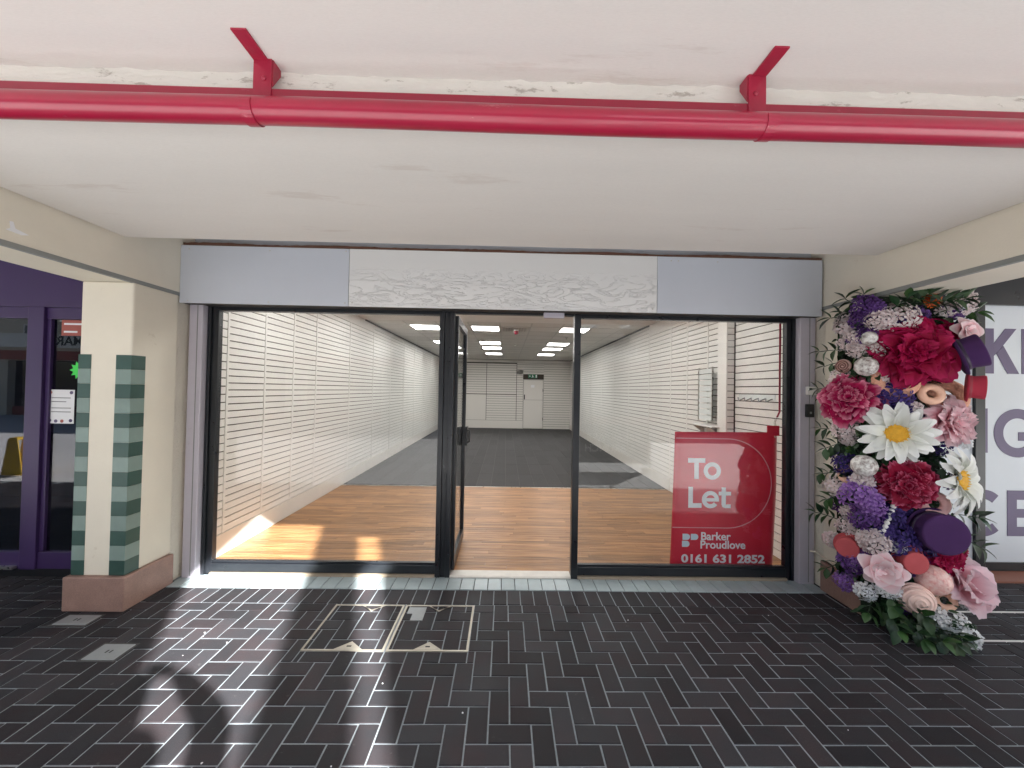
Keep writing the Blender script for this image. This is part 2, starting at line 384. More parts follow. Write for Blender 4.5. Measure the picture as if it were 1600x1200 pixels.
def in_cover(q):
    cx, cy = (q[0]+q[1])/2, (q[2]+q[3])/2
    for i, (a, b) in enumerate(COVERS):
        if a < cx < b and CY0 < cy < CY1: return i
    return None
cov_bricks = {0: [], 1: []}
single = []; rest = []
for q in vis:
    c = in_cover(q)
    if c is not None: cov_bricks[c].append(q)
    elif len(single) < 285: single.append(q)
sset = set(id(q) for q in single) | set(id(q) for l in cov_bricks.values() for q in l)
rest = [q for q in keep if id(q) not in sset]
def place_brick(q, parent):
    x0, x1, y0, y1, me = q; c = Vector(((x0+x1)/2, (y0+y1)/2, random.uniform(-.0012, .0012)))
    if me is None:
        me = brick_mesh(x1-x0, y1-y0); me.materials.append(M['paver'])
    o = link('brick', me, None, parent, c-wloc(parent)); o.rotation_euler = (random.gauss(0, .004), random.gauss(0, .004), random.gauss(0, .006)); return o
for q in single: place_brick(q, pav)
mb = MB()
for q in rest: 
    z = random.uniform(-.0012, .0012); mb.cbox(q[0]+J, q[1]-J, q[2]+J, q[3]-J, -.03, z, .0025)
stuff(build('brick_field', mb, M['paver'], pav))
# soldier course of cut bricks below the pale tiles
n = 51; sw = 5.22/n
sm_ = brick_mesh(sw, TY0-SY0); sm_.materials.append(M['paver'])
sol = struct(build('soldier_course', box(-2.62, 2.60, SY0, TY0, -.04, -.0044), M['mortar']))
for i in range(n): link('brick', sm_, None, sol, Vector((-2.62+sw*(i+.5), (SY0+TY0)/2, random.uniform(-.0012, .001)))-wloc(sol))
# pale glazed tile strip
ts = struct(build('tile_strip', box(-2.66, 2.655, TY0+.001, 3.30, -.04, -.003), M['joint']))
n = 48; tw = 5.30/n
tme = MB().cbox(-tw/2+.003, tw/2-.003, -.0995, .0985, -.02, .004, .002).mesh('tile'); tme.materials.append(M['glaze'])
for i in range(n):
    o = link('tile', tme, None, ts, Vector((-2.655+tw*(i+.5), 3.193, random.uniform(-.001, .001)))-wloc(ts)); o.rotation_euler.z = random.gauss(0, .006)

# recessed covers
for ci, (a, b) in enumerate(COVERS):
    t = thing('recessed_cover', ['paved access cover nearer the green striped column, sun streak across its bricks', 'paved access cover with a grey corner patch, second from the green striped column'][ci], 'manhole cover', ((a+b)/2, (CY0+CY1)/2, 0), 'paved access covers in front of the shop')
    f = MB(); z0, z1 = -.02, .0022; wd = .013
    f.box(a, b, CY0, CY0+wd, z0, z1).box(a, b, CY1-wd, CY1, z0, z1).box(a, a+wd, CY0+wd, CY1-wd, z0, z1).box(b-wd, b, CY0+wd, CY1-wd, z0, z1)
    build('cover_frame', f, M['brass'], t)
    m_ = (a+b)/2+(.03 if ci == 0 else -.0)
    build('lifting_plate', MB().prism([(m_-.085, CY0+wd), (m_+.085, CY0+wd), (m_, CY0+.085)], -.01, .0035, 'xy'), M['brass'], t)
    build('keyhole', MB().box(m_-.016, m_+.012, CY0+.034, CY0+.044, .003, .0046), M['dark'], t)
    v = MB(); 
    for sgn in (-1, 1):
        x0 = m_+sgn*.085
        v.prism([(m_, CY1-.085), (m_+.001*sgn, CY1-.067), (x0, CY1-wd), (x0-sgn*.018, CY1-wd)] if sgn < 0 else [(m_, CY1-.085), (x0-.018, CY1-wd), (x0, CY1-wd), (m_+.001, CY1-.067)], -.01, .0035, 'xy')
    build('lifting_notch', v, M['brass'], t)
    if ci == 1:
        build('repair_patch', MB().prism([(a+.03, CY1-.11), (a+.07, CY1-.11), (a+.07, CY1-.19), (a+.155, CY1-.19), (a+.155, CY1-.03), (a+.03, CY1-.03)], -.01, .0028, 'xy'), M['covergrey'], t)
    for q in cov_bricks[ci]: place_brick((max(q[0], a+.002), min(q[1], b-.002), max(q[2], CY0+.002), min(q[3], CY1-.002), None), t)
for (x0, x1, y0, y1, lab) in ((-2.42, -2.23, 2.275, 2.415, 'small pale grey metal access plate with two slots set in dark pavers'), (-2.96, -2.74, 2.60, 2.71, 'dull grey access plate against the pink plinth of the striped column')):
    t = thing('access_plate', lab, 'access plate', ((x0+x1)/2, (y0+y1)/2, 0), 'small access plates in the paving')
    build('plate_rim', MB().box(x0-.012, x1+.012, y0-.012, y1+.012, -.02, .0018), M['joint'], t)
    build('plate', box(x0, x1, y0, y1, -.01, .0045), M['covergrey'], t, bev=.006)
    cx, cy = (x0+x1)/2, (y0+y1)/2
    for k in (-1, 1): build('slot', MB().box(cx+k*.012-.004, cx+k*.012+.004, cy-.012, cy+.012, .004, .0056), M['dark'], t)
lit = MB()
for k in range(11):
    x, y, r_ = random.uniform(-2.2, 2.4), random.uniform(1.65, 3.05), random.uniform(.0022, .005); a0 = random.uniform(0, 6)
    lit.prism([(x+r_*random.uniform(.6, 1.3)*math.cos(a0+a), y+r_*random.uniform(.6, 1.3)*math.sin(a0+a)) for a in (0, 1.3, 2.5, 3.8, 5.0)], -.001, .0028, 'xy')
o = stuff(build('litter', lit, M['print'])); o['label'] = 'tiny pale specks of litter scattered on the dark pavers'
# pale lines across the paving on the flower column's far side
for y, x0, x1 in ((2.845, 2.98, 6.5), (2.508, 3.04, 6.5)):
    struct(build('paving_line', box(x0, x1, y-.008, y+.008, -.01, .003), M['white']))

# ------------------------------------------------------------------ soffits, beams, added slabs that mask the sun
struct(build('soffit', box(-2.66, 2.645, 1.50, 2.70, SOF, 2.958), M['soffit']))
def peel(u, v):
    x = -8+16*u; z = 2.63+.186*v
    n = .006*math.sin(x*7.3+v*5)+.005*math.sin(x*17.3+v*9)+random.uniform(-.009, .009)
    return (x, 1.4955-abs(n), z)
struct(build('slab_edge', MB().grid(peel, 420, 8), M['peel'], smooth=True))
struct(build('upper_ceiling', box(-9, 9, .64, 1.4985, UP, UP+.045), M['soffit']))
GZ = Vector((SUN_H.x, SUN_H.y))*(UP/math.tan(SUN_EL))
def up(x, y): return (x+GZ.x, y+GZ.y)          # where an added slab's edge must be for its shadow to fall at (x, y)
YE = -2.33
def ex(p, q, y):                                # x on the line p-q at depth y
    return p[0]+(q[0]-p[0])*(y-p[1])/(q[1]-p[1])
eL = (up(-2.56, 3.24), up(-1.78, 1.80)); eM = (up(-1.617, 3.24), up(-1.067, 1.649)); eN = (up(-1.20, 3.25), up(-.608, 1.65)); eR = (up(-.985, 3.25), up(-.432, 1.65))
YI = .6395
struct(build('sun_mask_slab', MB().prism([(-9, YE), (ex(*eL, YE), YE), eL[0], (up(-2.85, 4.5)[0], YI), (-9, YI)], UP, UP+.045, 'xy'), M['soffit']))  # unseen slabs added overhead; the gaps between them shape the sun patches
struct(build('sun_mask_slab', MB().prism([(ex(*eM, YE), YE), (ex(*eN, YE), YE), (ex(*eN, YI), YI), (ex(*eM, YI), YI)], UP, UP+.045, 'xy'), M['soffit']))
struct(build('sun_mask_slab', MB().prism([(ex(*eR, YE), YE), (9, YE), (9, YI), (ex(*eR, YI), YI)], UP, UP+.045, 'xy'), M['soffit']))
struct(build('sun_mask_slab', MB().prism([(ex(*eN, .3), .3), (ex(*eR, .3), .3), (ex(*eR, YI), YI), (ex(*eN, YI), YI)], UP, UP+.045, 'xy'), M['soffit']))

def side_beam(sgn, xin, xout):
    x0, x1 = sorted((xin, xout))
    b = struct(build('beam', box(x0, x1, 1.505, 3.34, 2.325, 2.957), M['cream'], bev=.008))
    xi = xin-sgn*.004
    build('edge_bead', MB().box(min(xi, xi+sgn*.03), max(xi, xi+sgn*.03), 1.5, 3.20, 2.318, 2.346), M['bead'], b)
side_beam(-1, XL, -3.06); side_beam(1, XR, 3.07)
tag(build('torn_tape', MB().prism([(2.07, 2.405), (2.14, 2.40), (2.17, 2.412), (2.11, 2.425), (2.10, 2.458), (2.085, 2.455), (2.09, 2.42)], XL+.0002, XL+.003, 'yz'), M['print'], None), 'torn white scrap of tape on the cream beam above the purple shop', 'tape scrap')
# neighbouring bays' soffits
struct(build('soffit', box(-9, -3.062, 1.505, 3.75, 2.66, 2.956), M['soffit']))
struct(build('soffit', box(3.072, 9, 1.505, 3.75, 2.74, 2.956), M['soffit']))
# wall band above the shop fascia, inside the recess
struct(build('wall', box(-2.668, 2.653, 3.30, 3.36, 2.28, 3.1), M['fascia']))
struct(build('sun_seal_roof', box(-9, 9, 1.49, 16.4, 3.12, 3.3), M['brickwall']))  # unseen slab added to stop sun leaking down onto the fascia
struct(build('sun_seal_front', box(-9, 9, 1.44, 1.489, UP+.046, 3.6), M['cream']))  # unseen upstand added to close the front against the same sun leak
struct(build('ceiling', box(-9, 9, 1.49, 3.295, 2.962, 3.0), M['soffit']))

# ------------------------------------------------------------------ columns
def column(sgn, xin, xout, lab, striped):
    x0, x1 = sorted((xin, xout)); t = thing('column', lab, 'column', ((x0+x1)/2, 2.95, 0), 'columns between the shop fronts')
    build('shaft', box(x0, x1, 2.78, 3.16, .235, 2.324), M['cream'], t, bev=.012)
    build('return_wall', box(x0, x1-.012 if sgn < 0 else x1, 3.16, 3.36, 0, 2.3245) if sgn < 0 else box(x0+.012, x1, 3.16, 3.36, 0, 2.3245), M['rough_cream'], t)
    build('plinth', box(x0-.03, x1+.03, 2.748, 3.155, 0, .238), M['plinth'], t, bev=.008)
    if striped:
        n = 15; zb, zt = .2405, 1.80; h = (zt-zb)/n; T = .003
        for i in range(n):
            a = zb+i*h+.0006; b = a+h-.0012; mat = M['greendark'] if i % 2 == 0 else M['greenlight']
            # wrap on the corner by the shop window: front face and side face
            build('stripe', MB().box(x1-.105, x1+T, 2.78-T, 2.7798, a, b).box(x1+.0002, x1+T, 2.7799, 2.885, a, b), mat, t)
            build('stripe', MB().box(x0-T, x0+.085, 2.78-T, 2.7798, a, b).box(x0-T, x0-.0002, 2.7799, 2.885, a, b), mat, t)
    return t
column(-1, XL, -3.035, 'cream square column with dark and sage green stripes on a pink stone plinth', True)
column(1, XR, 3.05, 'plain cream column on a brown plinth wrapped behind the flower display', False)

# ------------------------------------------------------------------ red pipe
t = thing('overhead_pipe', 'glossy red pipe slung under the ceiling across the whole arcade bay', 'pipe', (0, 1.36, 2.53))
build('pipe', MB().tube([(-8+i*.25, 1.36, 2.571+.002*math.sin(i*.7)) for i in range(65)], .0445, 40), M['red'], t, smooth=True)
build('carrier_channel', box(-8, 8, 1.430, 1.475, 2.675, 2.709), M['red'], t, bev=.004)
for x, s in ((-.925, -1), (.935, 1)):
    b = MB().prism([(x-.035, 2.668), (x+.035, 2.668), (x+.033, 2.745), (x+(-.02 if s > 0 else .015), 2.812), (x+(-.03 if s < 0 else .03), 2.812), (x-.034, 2.745)], 1.412, 1.418) if False else MB()
    xa = x-.033; xb = x+.033
    b.prism([(xa, 2.64), (xb, 2.64), (xb, 2.8148), (xa, 2.8148)], 1.4235, 1.4295)
    # flat leg bolted to the ceiling, running out from the wall
    lx = x+s*.007
    b.box(lx-.026, lx+.026, 1.302, 1.4234, 2.8085, 2.8146)
    # side gusset behind the plate
    gx = xa if s > 0 else xb
    b.prism([(1.4296, 2.712), (1.478, 2.79), (1.478, 2.8146), (1.4296, 2.8146)], gx-.003, gx+.003, 'yz')
    p = build('bracket', b, M['redplate'], t)
    c = MB()
    for k in range(21):
        pass
    ring = [(1.36+.0480*math.cos(R(a)), 2.571+.0480*math.sin(R(a))) for a in range(-200, 61, 13)]
    xo = x-.012*s
    for (y0, z0), (y1, z1) in zip(ring[:-1], ring[1:]):
        c.prism([(y0, z0), (y1, z1), (1.36+(y1-1.36)*.94, 2.571+(z1-2.571)*.94), (1.36+(y0-1.36)*.94, 2.571+(z0-2.571)*.94)], xo-.02, xo+.02, 'yz')
    build('pipe_strap', c, M['red'], t)
    for dz in (.02,): build('bolt', MB().lathe([(.009, 0), (.009, .004), (.005, .007)], 8, Matrix.Translation((x-s*.008, 1.423, 2.72+dz)) @ Matrix.Rotation(R(90), 4, 'X')), M['redplate'], t)

# ------------------------------------------------------------------ shop front
FZ0, FZ1 = 2.262, 2.735
t = thing('sign_fascia', 'blank grey sign fascia over the shop window with a crinkled silver middle panel', 'sign fascia', (0, 3.2, FZ0))
build('carcass', box(-2.655, 2.64, 3.168, 3.299, FZ0+.002, FZ1-.002), M['trimblack'], t)
def fpanel(x0, x1, mat, y=3.16): return build('sign_panel', box(x0, x1, y, y+.0075, FZ0, FZ1), mat, t, bev=.0015)
fpanel(-2.668, -1.304, M['fascia'])['label'] = 'matt blue grey end panel next to the striped column'
fpanel(-1.300, 1.244, M['film'], 3.158)['label'] = 'shiny silver panel under wrinkled peeling film'
fpanel(1.248, 2.638, M['fascia'])['label'] = 'matt blue grey end panel next to the flower column'
def ragged(u, v): return (-2.66+5.30*u, 3.172-.004*math.sin(u*40), FZ1+.001+v*(.024+.004*math.sin(u*31)+random.uniform(-.002, .002)))
build('timber_batten', MB().grid(ragged, 160, 1), M['timber'], t)
build('batten_backing', box(-2.66, 2.64, 3.18, 3.298, FZ1+.001, FZ1+.022), M['timber'], t)
for x, z in ((-2.60, FZ1-.03), (-2.60, FZ0+.02), (-1.95, FZ1-.03), (-1.95, FZ0+.02), (-1.33, FZ1-.02), (-1.33, FZ0+.025), (-1.27, FZ0+.03), (1.21, FZ0+.03), (.3, FZ0+.02), (1.42, FZ1-.035), (1.75, FZ1-.035), (1.36, FZ1-.035)):
    build('screw', MB().lathe([(.006, 0), (.006, .002), (.003, .0035)], 8, Matrix.Translation((x, 3.158 if abs(x) < 1.3 else 3.16, z)) @ Matrix.Rotation(R(90), 4, 'X')), M['steel'], t)

sf = thing('shop_front', 'black framed glass shop front of the empty shop with its middle door open', 'shop front', (0, 3.3, 0))
def post(x0, x1, lab):
    p = build('side_post', box(x0, x1, 3.235, 3.345, 0, FZ0+.12), M['post'], sf, bev=.006); p['label'] = lab
    build('cover_strip', box((x0+x1)/2+.012, (x0+x1)/2+.018, 3.2325, 3.2349, .02, FZ0), M['bead'], p)
post(-2.645, -2.535, 'lilac grey side post by the striped column'); post(2.512, 2.645, 'lilac grey side post by the flower column')
YF0, YF1 = 3.295, 3.355
fr = lambda nm, *a, **k: build(nm, box(*a), M['frame'], sf, bev=k.get('bev', .003))
fr('frame_jamb', -2.532, -2.505, YF0-.01, YF1, .0, FZ0+.1); fr('frame_jamb', -2.504, -2.452, YF0+.008, YF1, .0, FZ0+.1)
fr('frame_jamb', 2.445, 2.485, YF0+.008, YF1, .0, FZ0+.1); fr('frame_jamb', 2.486, 2.510, YF0-.01, YF1, 0, FZ0+.1)
for x0, x1, y in ((-.572, -.531, YF0-.012), (-.530, -.487, YF0+.004), (-.486, -.446, YF0-.012)): fr('mullion', x0, x1, y, YF1, 0, FZ0+.1)
fr('mullion', .585, .640, YF0-.012, YF1, 0, FZ0+.1)
for x0, x1 in ((-2.451, -.573), (.641, 2.444)):
    fr('bottom_rail', x0, x1, YF0, YF1, .026, .098); fr('rail_bead', x0, x1, YF0+.012, YF1-.012, .0985, .116)
    fr('top_rail', x0, x1, YF0, YF1, FZ0-.03, FZ0+.05)
    build('sill', box(x0, x1, YF0-.02, YF1+.02, 0.0, .0255), M['sillwood'], sf)
    g = build('glass_pane', box(x0+.001, x1-.001, 3.325, 3.331, .117, FZ0-.031), M['glass'], sf)
fr('door_head', -.445, .584, YF0, YF1, FZ0-.012, FZ0+.05)
build('threshold', MB().prism([(3.275, .0), (3.40, .0), (3.40, .014), (3.385, .02), (3.29, .02), (3.275, .012)], -.445, .584, 'yz'), M['sill'], sf)
build('door_closer', box(.315, .49, 3.25, 3.292, FZ0-.042, FZ0+.006), M['post'], sf, bev=.004)
# door leaf standing open, hinged on the triple mullion and swung into the shop
d = build('door_leaf', MB().box(-.462, -.420, 3.362, 3.41, .03, FZ0-.02).box(-.462, -.420, 4.085, 4.135, .03, FZ0-.02).box(-.461, -.421, 3.411, 4.084, .031, .125).box(-.461, -.421, 3.411, 4.084, FZ0-.09, FZ0-.021), M['frame'], sf, bev=.003)
build('door_glass', box(-.444, -.438, 3.411, 4.084, .126, FZ0-.091), M['glass'], d)
build('lock_plate', MB().box(-.4198, -.392, 4.03, 4.145, 1.01, 1.205).box(-.495, -.4622, 4.03, 4.145, 1.01, 1.205), M['keypad'], d, bev=.003)
build('handle', MB().tube([(-.392, 4.05, 1.17), (-.372, 4.05, 1.165), (-.372, 4.05, 1.05), (-.392, 4.05, 1.045)], .009, 10), M['keypad'], d, smooth=True)

# access-control boxes and conduit beside the flower column
b = tag(build('alarm_box', box(2.556, 2.63, 3.20, 3.2345, 1.605, 1.675), M['white'], None, bev=.006), 'small white sensor box high on the lilac post beside the leaves', 'sensor box')
build('display_window', box(2.565, 2.588, 3.1985, 3.1999, 1.645, 1.662), M['keypad'], b)
b = tag(build('keypad', box(2.553, 2.618, 3.208, 3.2345, 1.415, 1.527), M['keypad'], None, bev=.006), 'black entry reader on the lilac post under the white box', 'entry reader')
build('reader_button', box(2.577, 2.594, 3.2066, 3.2079, 1.445, 1.462), M['covergrey'], b)
tag(build('conduit', MB().tube([(2.60, 3.225, .285), (2.64, 3.215, .283), (2.645, 3.10, .262), (2.645, 2.95, .236)], .008, 8), M['cream'], None, smooth=True), 'thin cream conduit on the wall above the brown plinth', 'conduit')

# ------------------------------------------------------------------ shop interior
WL, WR, YB = -2.648, 2.706, 16.1
fl = struct(build('floor', box(WL-.1, WR+.1, 3.36, YB+.1, -.2, -.006), M['dark']))
rows = 46; y0f, y1f = 3.40, 6.33; rh = (y1f-y0f)/rows
pl = {}
for r_ in range(rows):
    x = WL-random.uniform(0, .8)
    while x < WR:
        L_ = random.choice((.9, 1.1, 1.3)); xa, xb = max(x, WL), min(x+L_, WR); x += L_
        if xb-xa < .03: continue
        key = round(xb-xa, 3)
        if key not in pl:
            pl[key] = MB().cbox(-key/2+.0006, key/2-.0006, -rh/2+.0006, rh/2-.0006, -.012, .0, .0008).mesh('plank'); pl[key].materials.append(M['wood'])
        link('plank', pl[key], None, fl, Vector(((xa+xb)/2, y0f+(r_+.5)*rh, random.uniform(0, .0006)))-wloc(fl))
build('floor_strip', box(WL, WR, 6.33, 6.36, -.01, .004), M['steel'], fl)
build('entrance_board', box(-.9, .9, 3.36, 3.3995, -.01, .0), M['wood'], fl)
cp = struct(build('carpet', box(WL, WR, 6.36, YB, -.02, -.004), M['carpetgap']))
nx, ny = 22, 10; cw, ch = (WR-WL)/nx, (YB-6.36)/ny
cme = MB().cbox(-cw/2+.0035, cw/2-.0035, -ch/2+.0012, ch/2-.0012, -.01, 0, .002).mesh('carpet_tile'); cme.materials.append(M['carpet'])
for i in range(nx):
    for j in range(ny):
        link('carpet_tile', cme, None, cp, Vector((WL+cw*(i+.5), 6.36+ch*(j+.5), random.uniform(-.0008, .0008)))-wloc(cp))

def slatwall(name, sgn, x, panels, single_upto, zb0, ztop):
    """panels: (y0, y1, pitch). The board's slats stand proud of a dark recessed backing."""
    wl = struct(build(name, box(min(x, x+sgn*.08), max(x, x+sgn*.08), 3.36, YB+.08, -.05, 3.0), M['groove']))
    far = MB(); cache = {}
    for i, (y0, y1, pitch) in enumerate(panels):
        z = zb0; k = 0
        zt = ztop(y0)
        while z < zt-.01:
            h = min(pitch-.0105, zt-z); z1 = z+h
            if i < single_upto:
                key = (round(y1-y0, 4), round(h, 4))
                if key not in cache:
                    cache[key] = MB().box(-.008, .008, -(y1-y0)/2+.002, (y1-y0)/2-.002, -h/2, h/2).mesh('slat'); cache[key].materials.append(M['slat'])
                link('slat', cache[key], None, wl, Vector((x-sgn*.008, (y0+y1)/2, (z+z1)/2))-wloc(wl))
            else:
                far.box(min(x, x-sgn*.016), max(x, x-sgn*.016), y0+.002, y1-.002, z, z1)
            z += pitch
    if far.v: stuff(build('slat_field', far, M['slat'], wl))
    return wl
ysl = [3.36, 3.695, 4.265, 4.83, 5.40, 6.55, 7.70, 8.85, 10.0, 11.15, 12.3, 13.45, 14.6, YB]
pan = [(a, b, .077 if i == 0 else .0675) for i, (a, b) in enumerate(zip(ysl[:-1], ysl[1:]))]
wleft = slatwall('wall_left', -1, WL-.016, pan, 7, .207, lambda y: 2.70 if y < 7 else 2.86)
build('skirting', box(WL-.016, WL+.006, 3.36, YB, 0, .2), M['skirt'], wleft, bev=.004)
for y in ysl[1:-1]: build('joint_strip', box(WL-.001, WL+.006, y-.013, y+.013, .205, 2.70 if y < 7 else 2.86), M['slat'], wleft)
build('cornice', box(WL-.016, WL+.004, 3.40, 7.70, 2.702, 2.868), M['soffit'], wleft)
build('edge_trim', box(WL, WL+.03, 7.2, YB, 2.848, 2.869), M['trimblack'], wleft)

ysr = [3.37, 4.48]; pr = [(3.37, 4.482, .0805)]
yr2 = [4.66, 5.10, 5.68, 6.25, 7.2, 8.4, 9.6, 10.8, 12.0, 13.2, 14.4, YB]
pr += [(a, b, .072) for a, b in zip(yr2[:-1], yr2[1:])]
wright = slatwall('wall_right', 1, WR+.016, pr, 6, .0, lambda y: 2.70 if y < 7 else 2.86)
build('skirting', box(WR-.008, WR+.016, 6.27, YB, 0, .2), M['skirt'], wright, bev=.004)
build('skirting_end', box(WR-.012, WR+.016, 6.23, 6.268, 0, .203), M['skirt'], wright, bev=.004)
for y in yr2[1:-1]: build('joint_strip', box(WR-.006, WR+.001, y-.013, y+.013, .205 if y > 6.2 else 0, 2.70 if y < 7 else 2.86), M['slat'], wright)
build('cornice', box(WR-.004, WR+.016, 3.40, 7.2, 2.702, 2.8685), M['soffit'], wright)
build('edge_trim', box(WR-.03, WR, 7.2, YB, 2.848, 2.869), M['trimblack'], wright)
pil = build('pilaster', box(2.612, WR+.016, 4.496, 4.66, 0, 2.868), M['groove'], wright)
pm = MB()
for k in range(36): pm.box(2.612, 2.690, 4.481, 4.4955, k*.0745, k*.0745+.066)
stuff(build('slat_face', pm, M['slat'], pil))
build('corner_trim', box(2.597, 2.6115, 4.478, 4.665, 0, 2.868), M['slat'], pil)

wb = struct(build('wall_back', box(WL-.1, WR+.1, YB, YB+.1, -.05, 3.0), M['groove']))
bm_ = MB()
def slats(x0, x1, z0, z1, p):
    z = z0
    while z < z1-.01: bm_.box(x0, x1, YB-.015, YB, z, min(z+p-.012, z1)); z += p
slats(WL, -.81, 1.43, 2.70, .10); slats(-.79, .45, 1.43, 2.70, .10); slats(-.79, .45, .335, 1.40, .10); slats(.47, .73, .335, 2.45, .10); slats(1.60, WR, .0, 2.74, .10); slats(.47, 1.60, 2.28, 2.74, .10); slats(WL, -1.78, .0, 1.40, .10)
stuff(build('slat_field', bm_, M['backwall'], wb))
build('plain_panel', box(-1.77, -.81, YB-.016, YB, .335, 1.40), M['backwall'], wb)
build('plain_panel', box(-1.77, .735, YB-.02, YB, .0, .325), M['backwall'], wb)
build('plain_panel', box(WL, WR, YB-.015, YB, 2.75, 2.86), M['backwall'], wb)
build('edge_trim', box(WL, WR, YB-.03, YB-.001, 2.862, 2.89), M['trimblack'], wb)
t = thing('rear_door', 'white flush door with a small notice under the green exit sign', 'door', (1.16, YB-.03, 0))
build('leaf', box(.765, 1.565, YB-.045, YB-.005, .012, 2.03), M['backwall'], t)
build('door_frame', MB().box(.735, .758, YB-.05, YB, 0, 2.06).box(1.572, 1.597, YB-.05, YB, 0, 2.06).box(.7585, 1.5715, YB-.05, YB, 2.037, 2.06), M['tbar'], t)
build('mid_rail', box(.768, 1.562, YB-.05, YB-.0455, 1.19, 1.215), M['tbar'], t)
build('handle', box(.775, .815, YB-.075, YB-.0458, 1.22, 1.42), M['keypad'], t)
for z in (.35, 1.55): build('hinge', box(1.556, 1.578, YB-.06, YB-.0512, z, z+.12), M['keypad'], t)
build('notice', box(1.06, 1.21, YB-.049, YB-.0458, 1.72, 1.83), M['print'], t)
t = thing('exit_sign', 'green running man exit sign hanging above the rear door', 'exit sign', (1.13, YB-.08, 2.11))
build('sign_body', box(.94, 1.32, YB-.09, YB-.05, 2.115, 2.275), M['exitgreen'], t)
pic = MB()
yy0, yy1 = YB-.0925, YB-.0902
pic.box(1.245, 1.30, yy0, yy1, 2.135, 2.255)                                   # doorway
pic.prism([(.965, 2.195), (1.00, 2.16), (1.00, 2.185), (1.045, 2.185), (1.045, 2.205), (1.00, 2.205), (1.00, 2.23)], yy0, yy1)   # arrow
pic.prism([(1.125+.014*math.cos(R(a)), 2.245+.014*math.sin(R(a))) for a in range(0, 360, 45)], yy0, yy1)
pic.prism([(1.10, 2.225), (1.135, 2.225), (1.15, 2.18), (1.18, 2.16), (1.17, 2.145), (1.13, 2.17), (1.115, 2.14), (1.08, 2.14), (1.08, 2.155), (1.103, 2.158), (1.11, 2.19)], yy0, yy1)
stuff(build('pictogram', pic, M['print'], t))
build('hanger', box(1.128, 1.132, YB-.072, YB-.068, 2.2751, 2.86), M['tbar'], t)

# ceiling: plaster near the window, tile grid behind
CZ = 2.87
cl = struct(build('ceiling', box(WL-.1, WR+.1, 3.40, YB+.1, CZ+.03, CZ+.1), M['soffit']))
build('plaster_band', box(WL, WR, 3.37, 7.23, CZ, CZ+.029), M['soffit'], cl)
LX = (-1.98, -.745, 1.095); LY = (7.68, 9.88, 11.60, 13.36); G = .615
gx = [WL]+[-.745+G*k for k in range(-3, 6)]+[WR]
gy = [7.24+.44+.6*(k) for k in range(-1, 14)]
gy = [7.24]+[7.68+.62*k for k in range(0, 14) if 7.68+.62*k < YB-.2]+[YB]
tiles = []
for a, b in zip(gx[:-1], gx[1:]):
    for c_, d_ in zip(gy[:-1], gy[1:]): tiles.append((a, b, c_, d_))
def lit(a, b, c_, d_):
    for lx in LX:
        for ly in LY:
            if a < lx+.3 < b and c_ < ly+.31 < d_: return True
    return False
tc = {}
for a, b, c_, d_ in tiles:
    key = (round(b-a, 3), round(d_-c_, 3))
    if key not in tc:
        tc[key] = MB().box(-key[0]/2+.007, key[0]/2-.007, -key[1]/2+.007, key[1]/2-.007, 0, .012).mesh('ceiling_tile'); tc[key].materials.append(M['tile'])
    if not lit(a, b, c_, d_): link('ceiling_tile', tc[key], None, cl, Vector(((a+b)/2, (c_+d_)/2, CZ+.004))-wloc(cl))
gb = MB()
for x in gx[1:-1]: gb.box(x-.012, x+.012, 7.24, YB, CZ-.001, CZ+.0035)
for y in gy[:-1]: gb.box(WL, WR, y-.012, y+.012, CZ-.0005, CZ+.0037)
stuff(build('grid_bars', gb, M['tbar'], cl))
for i, lx in enumerate((-1.98, -.745, 1.095)):
    for j, ly in enumerate((3.95, 5.75)):
        t = thing('ceiling_light', f"{('front', 'second')[j]} lit panel in the plain plaster by the window, {('striped column', 'doorway', 'banner')[i]} side", 'ceiling light', (lx+.3, ly+.3, CZ-.01), 'lit ceiling panels inside the shop')
        build('light_frame', MB().box(lx, lx+.6, ly, ly+.03, CZ-.012, CZ-.0005).box(lx, lx+.6, ly+.57, ly+.6, CZ-.012, CZ-.0005).box(lx, lx+.03, ly+.0301, ly+.5699, CZ-.012, CZ-.0005).box(lx+.57, lx+.6, ly+.0301, ly+.5699, CZ-.012, CZ-.0005), M['white'], t)
        build('diffuser', box(lx+.0301, lx+.5699, ly+.0301, ly+.5699, CZ-.009, CZ-.001), M['lamp'], t)
ordn = ('first', 'second', 'third', 'fourth')
rowname = ('striped column line', 'open doorway line', 'red banner line')
for i, lx in enumerate(LX):
    for j, ly in enumerate(LY):
        # the lamp fills the tile opening of the grid it falls in
        ax = max(x for x in gx if x < lx+.3); bx_ = min(x for x in gx if x > lx+.3)
        ay = max(y for y in gy if y < ly+.31); by = min(y for y in gy if y > ly+.31)
        t = thing('ceiling_light', f'{ordn[j]} lit square panel of the tiled ceiling from the window, {rowname[i]}', 'ceiling light', ((ax+bx_)/2, (ay+by)/2, CZ-.01), 'lit ceiling panels inside the shop')
        fm = MB(); e = .022
        fm.box(ax+.0125, bx_-.0125, ay+.0125, ay+.0125+e, CZ-.002, CZ+.02).box(ax+.0125, bx_-.0125, by-.0125-e, by-.0125, CZ-.002, CZ+.02)
        fm.box(ax+.0125, ax+.0125+e, ay+.0126+e, by-.0126-e, CZ-.002, CZ+.02).box(bx_-.0125-e, bx_-.0125, ay+.0126+e, by-.0126-e, CZ-.002, CZ+.02)
        build('light_frame', fm, M['white'], t)
        build('diffuser', box(ax+.0135+e, bx_-.0135-e, ay+.0135+e, by-.0135-e, CZ+.001, CZ+.012), M['lamp'], t)
t = thing('air_vent', 'square louvred ceiling vent behind the red detector', 'air vent', (.22, 8.0, CZ-.012), None)
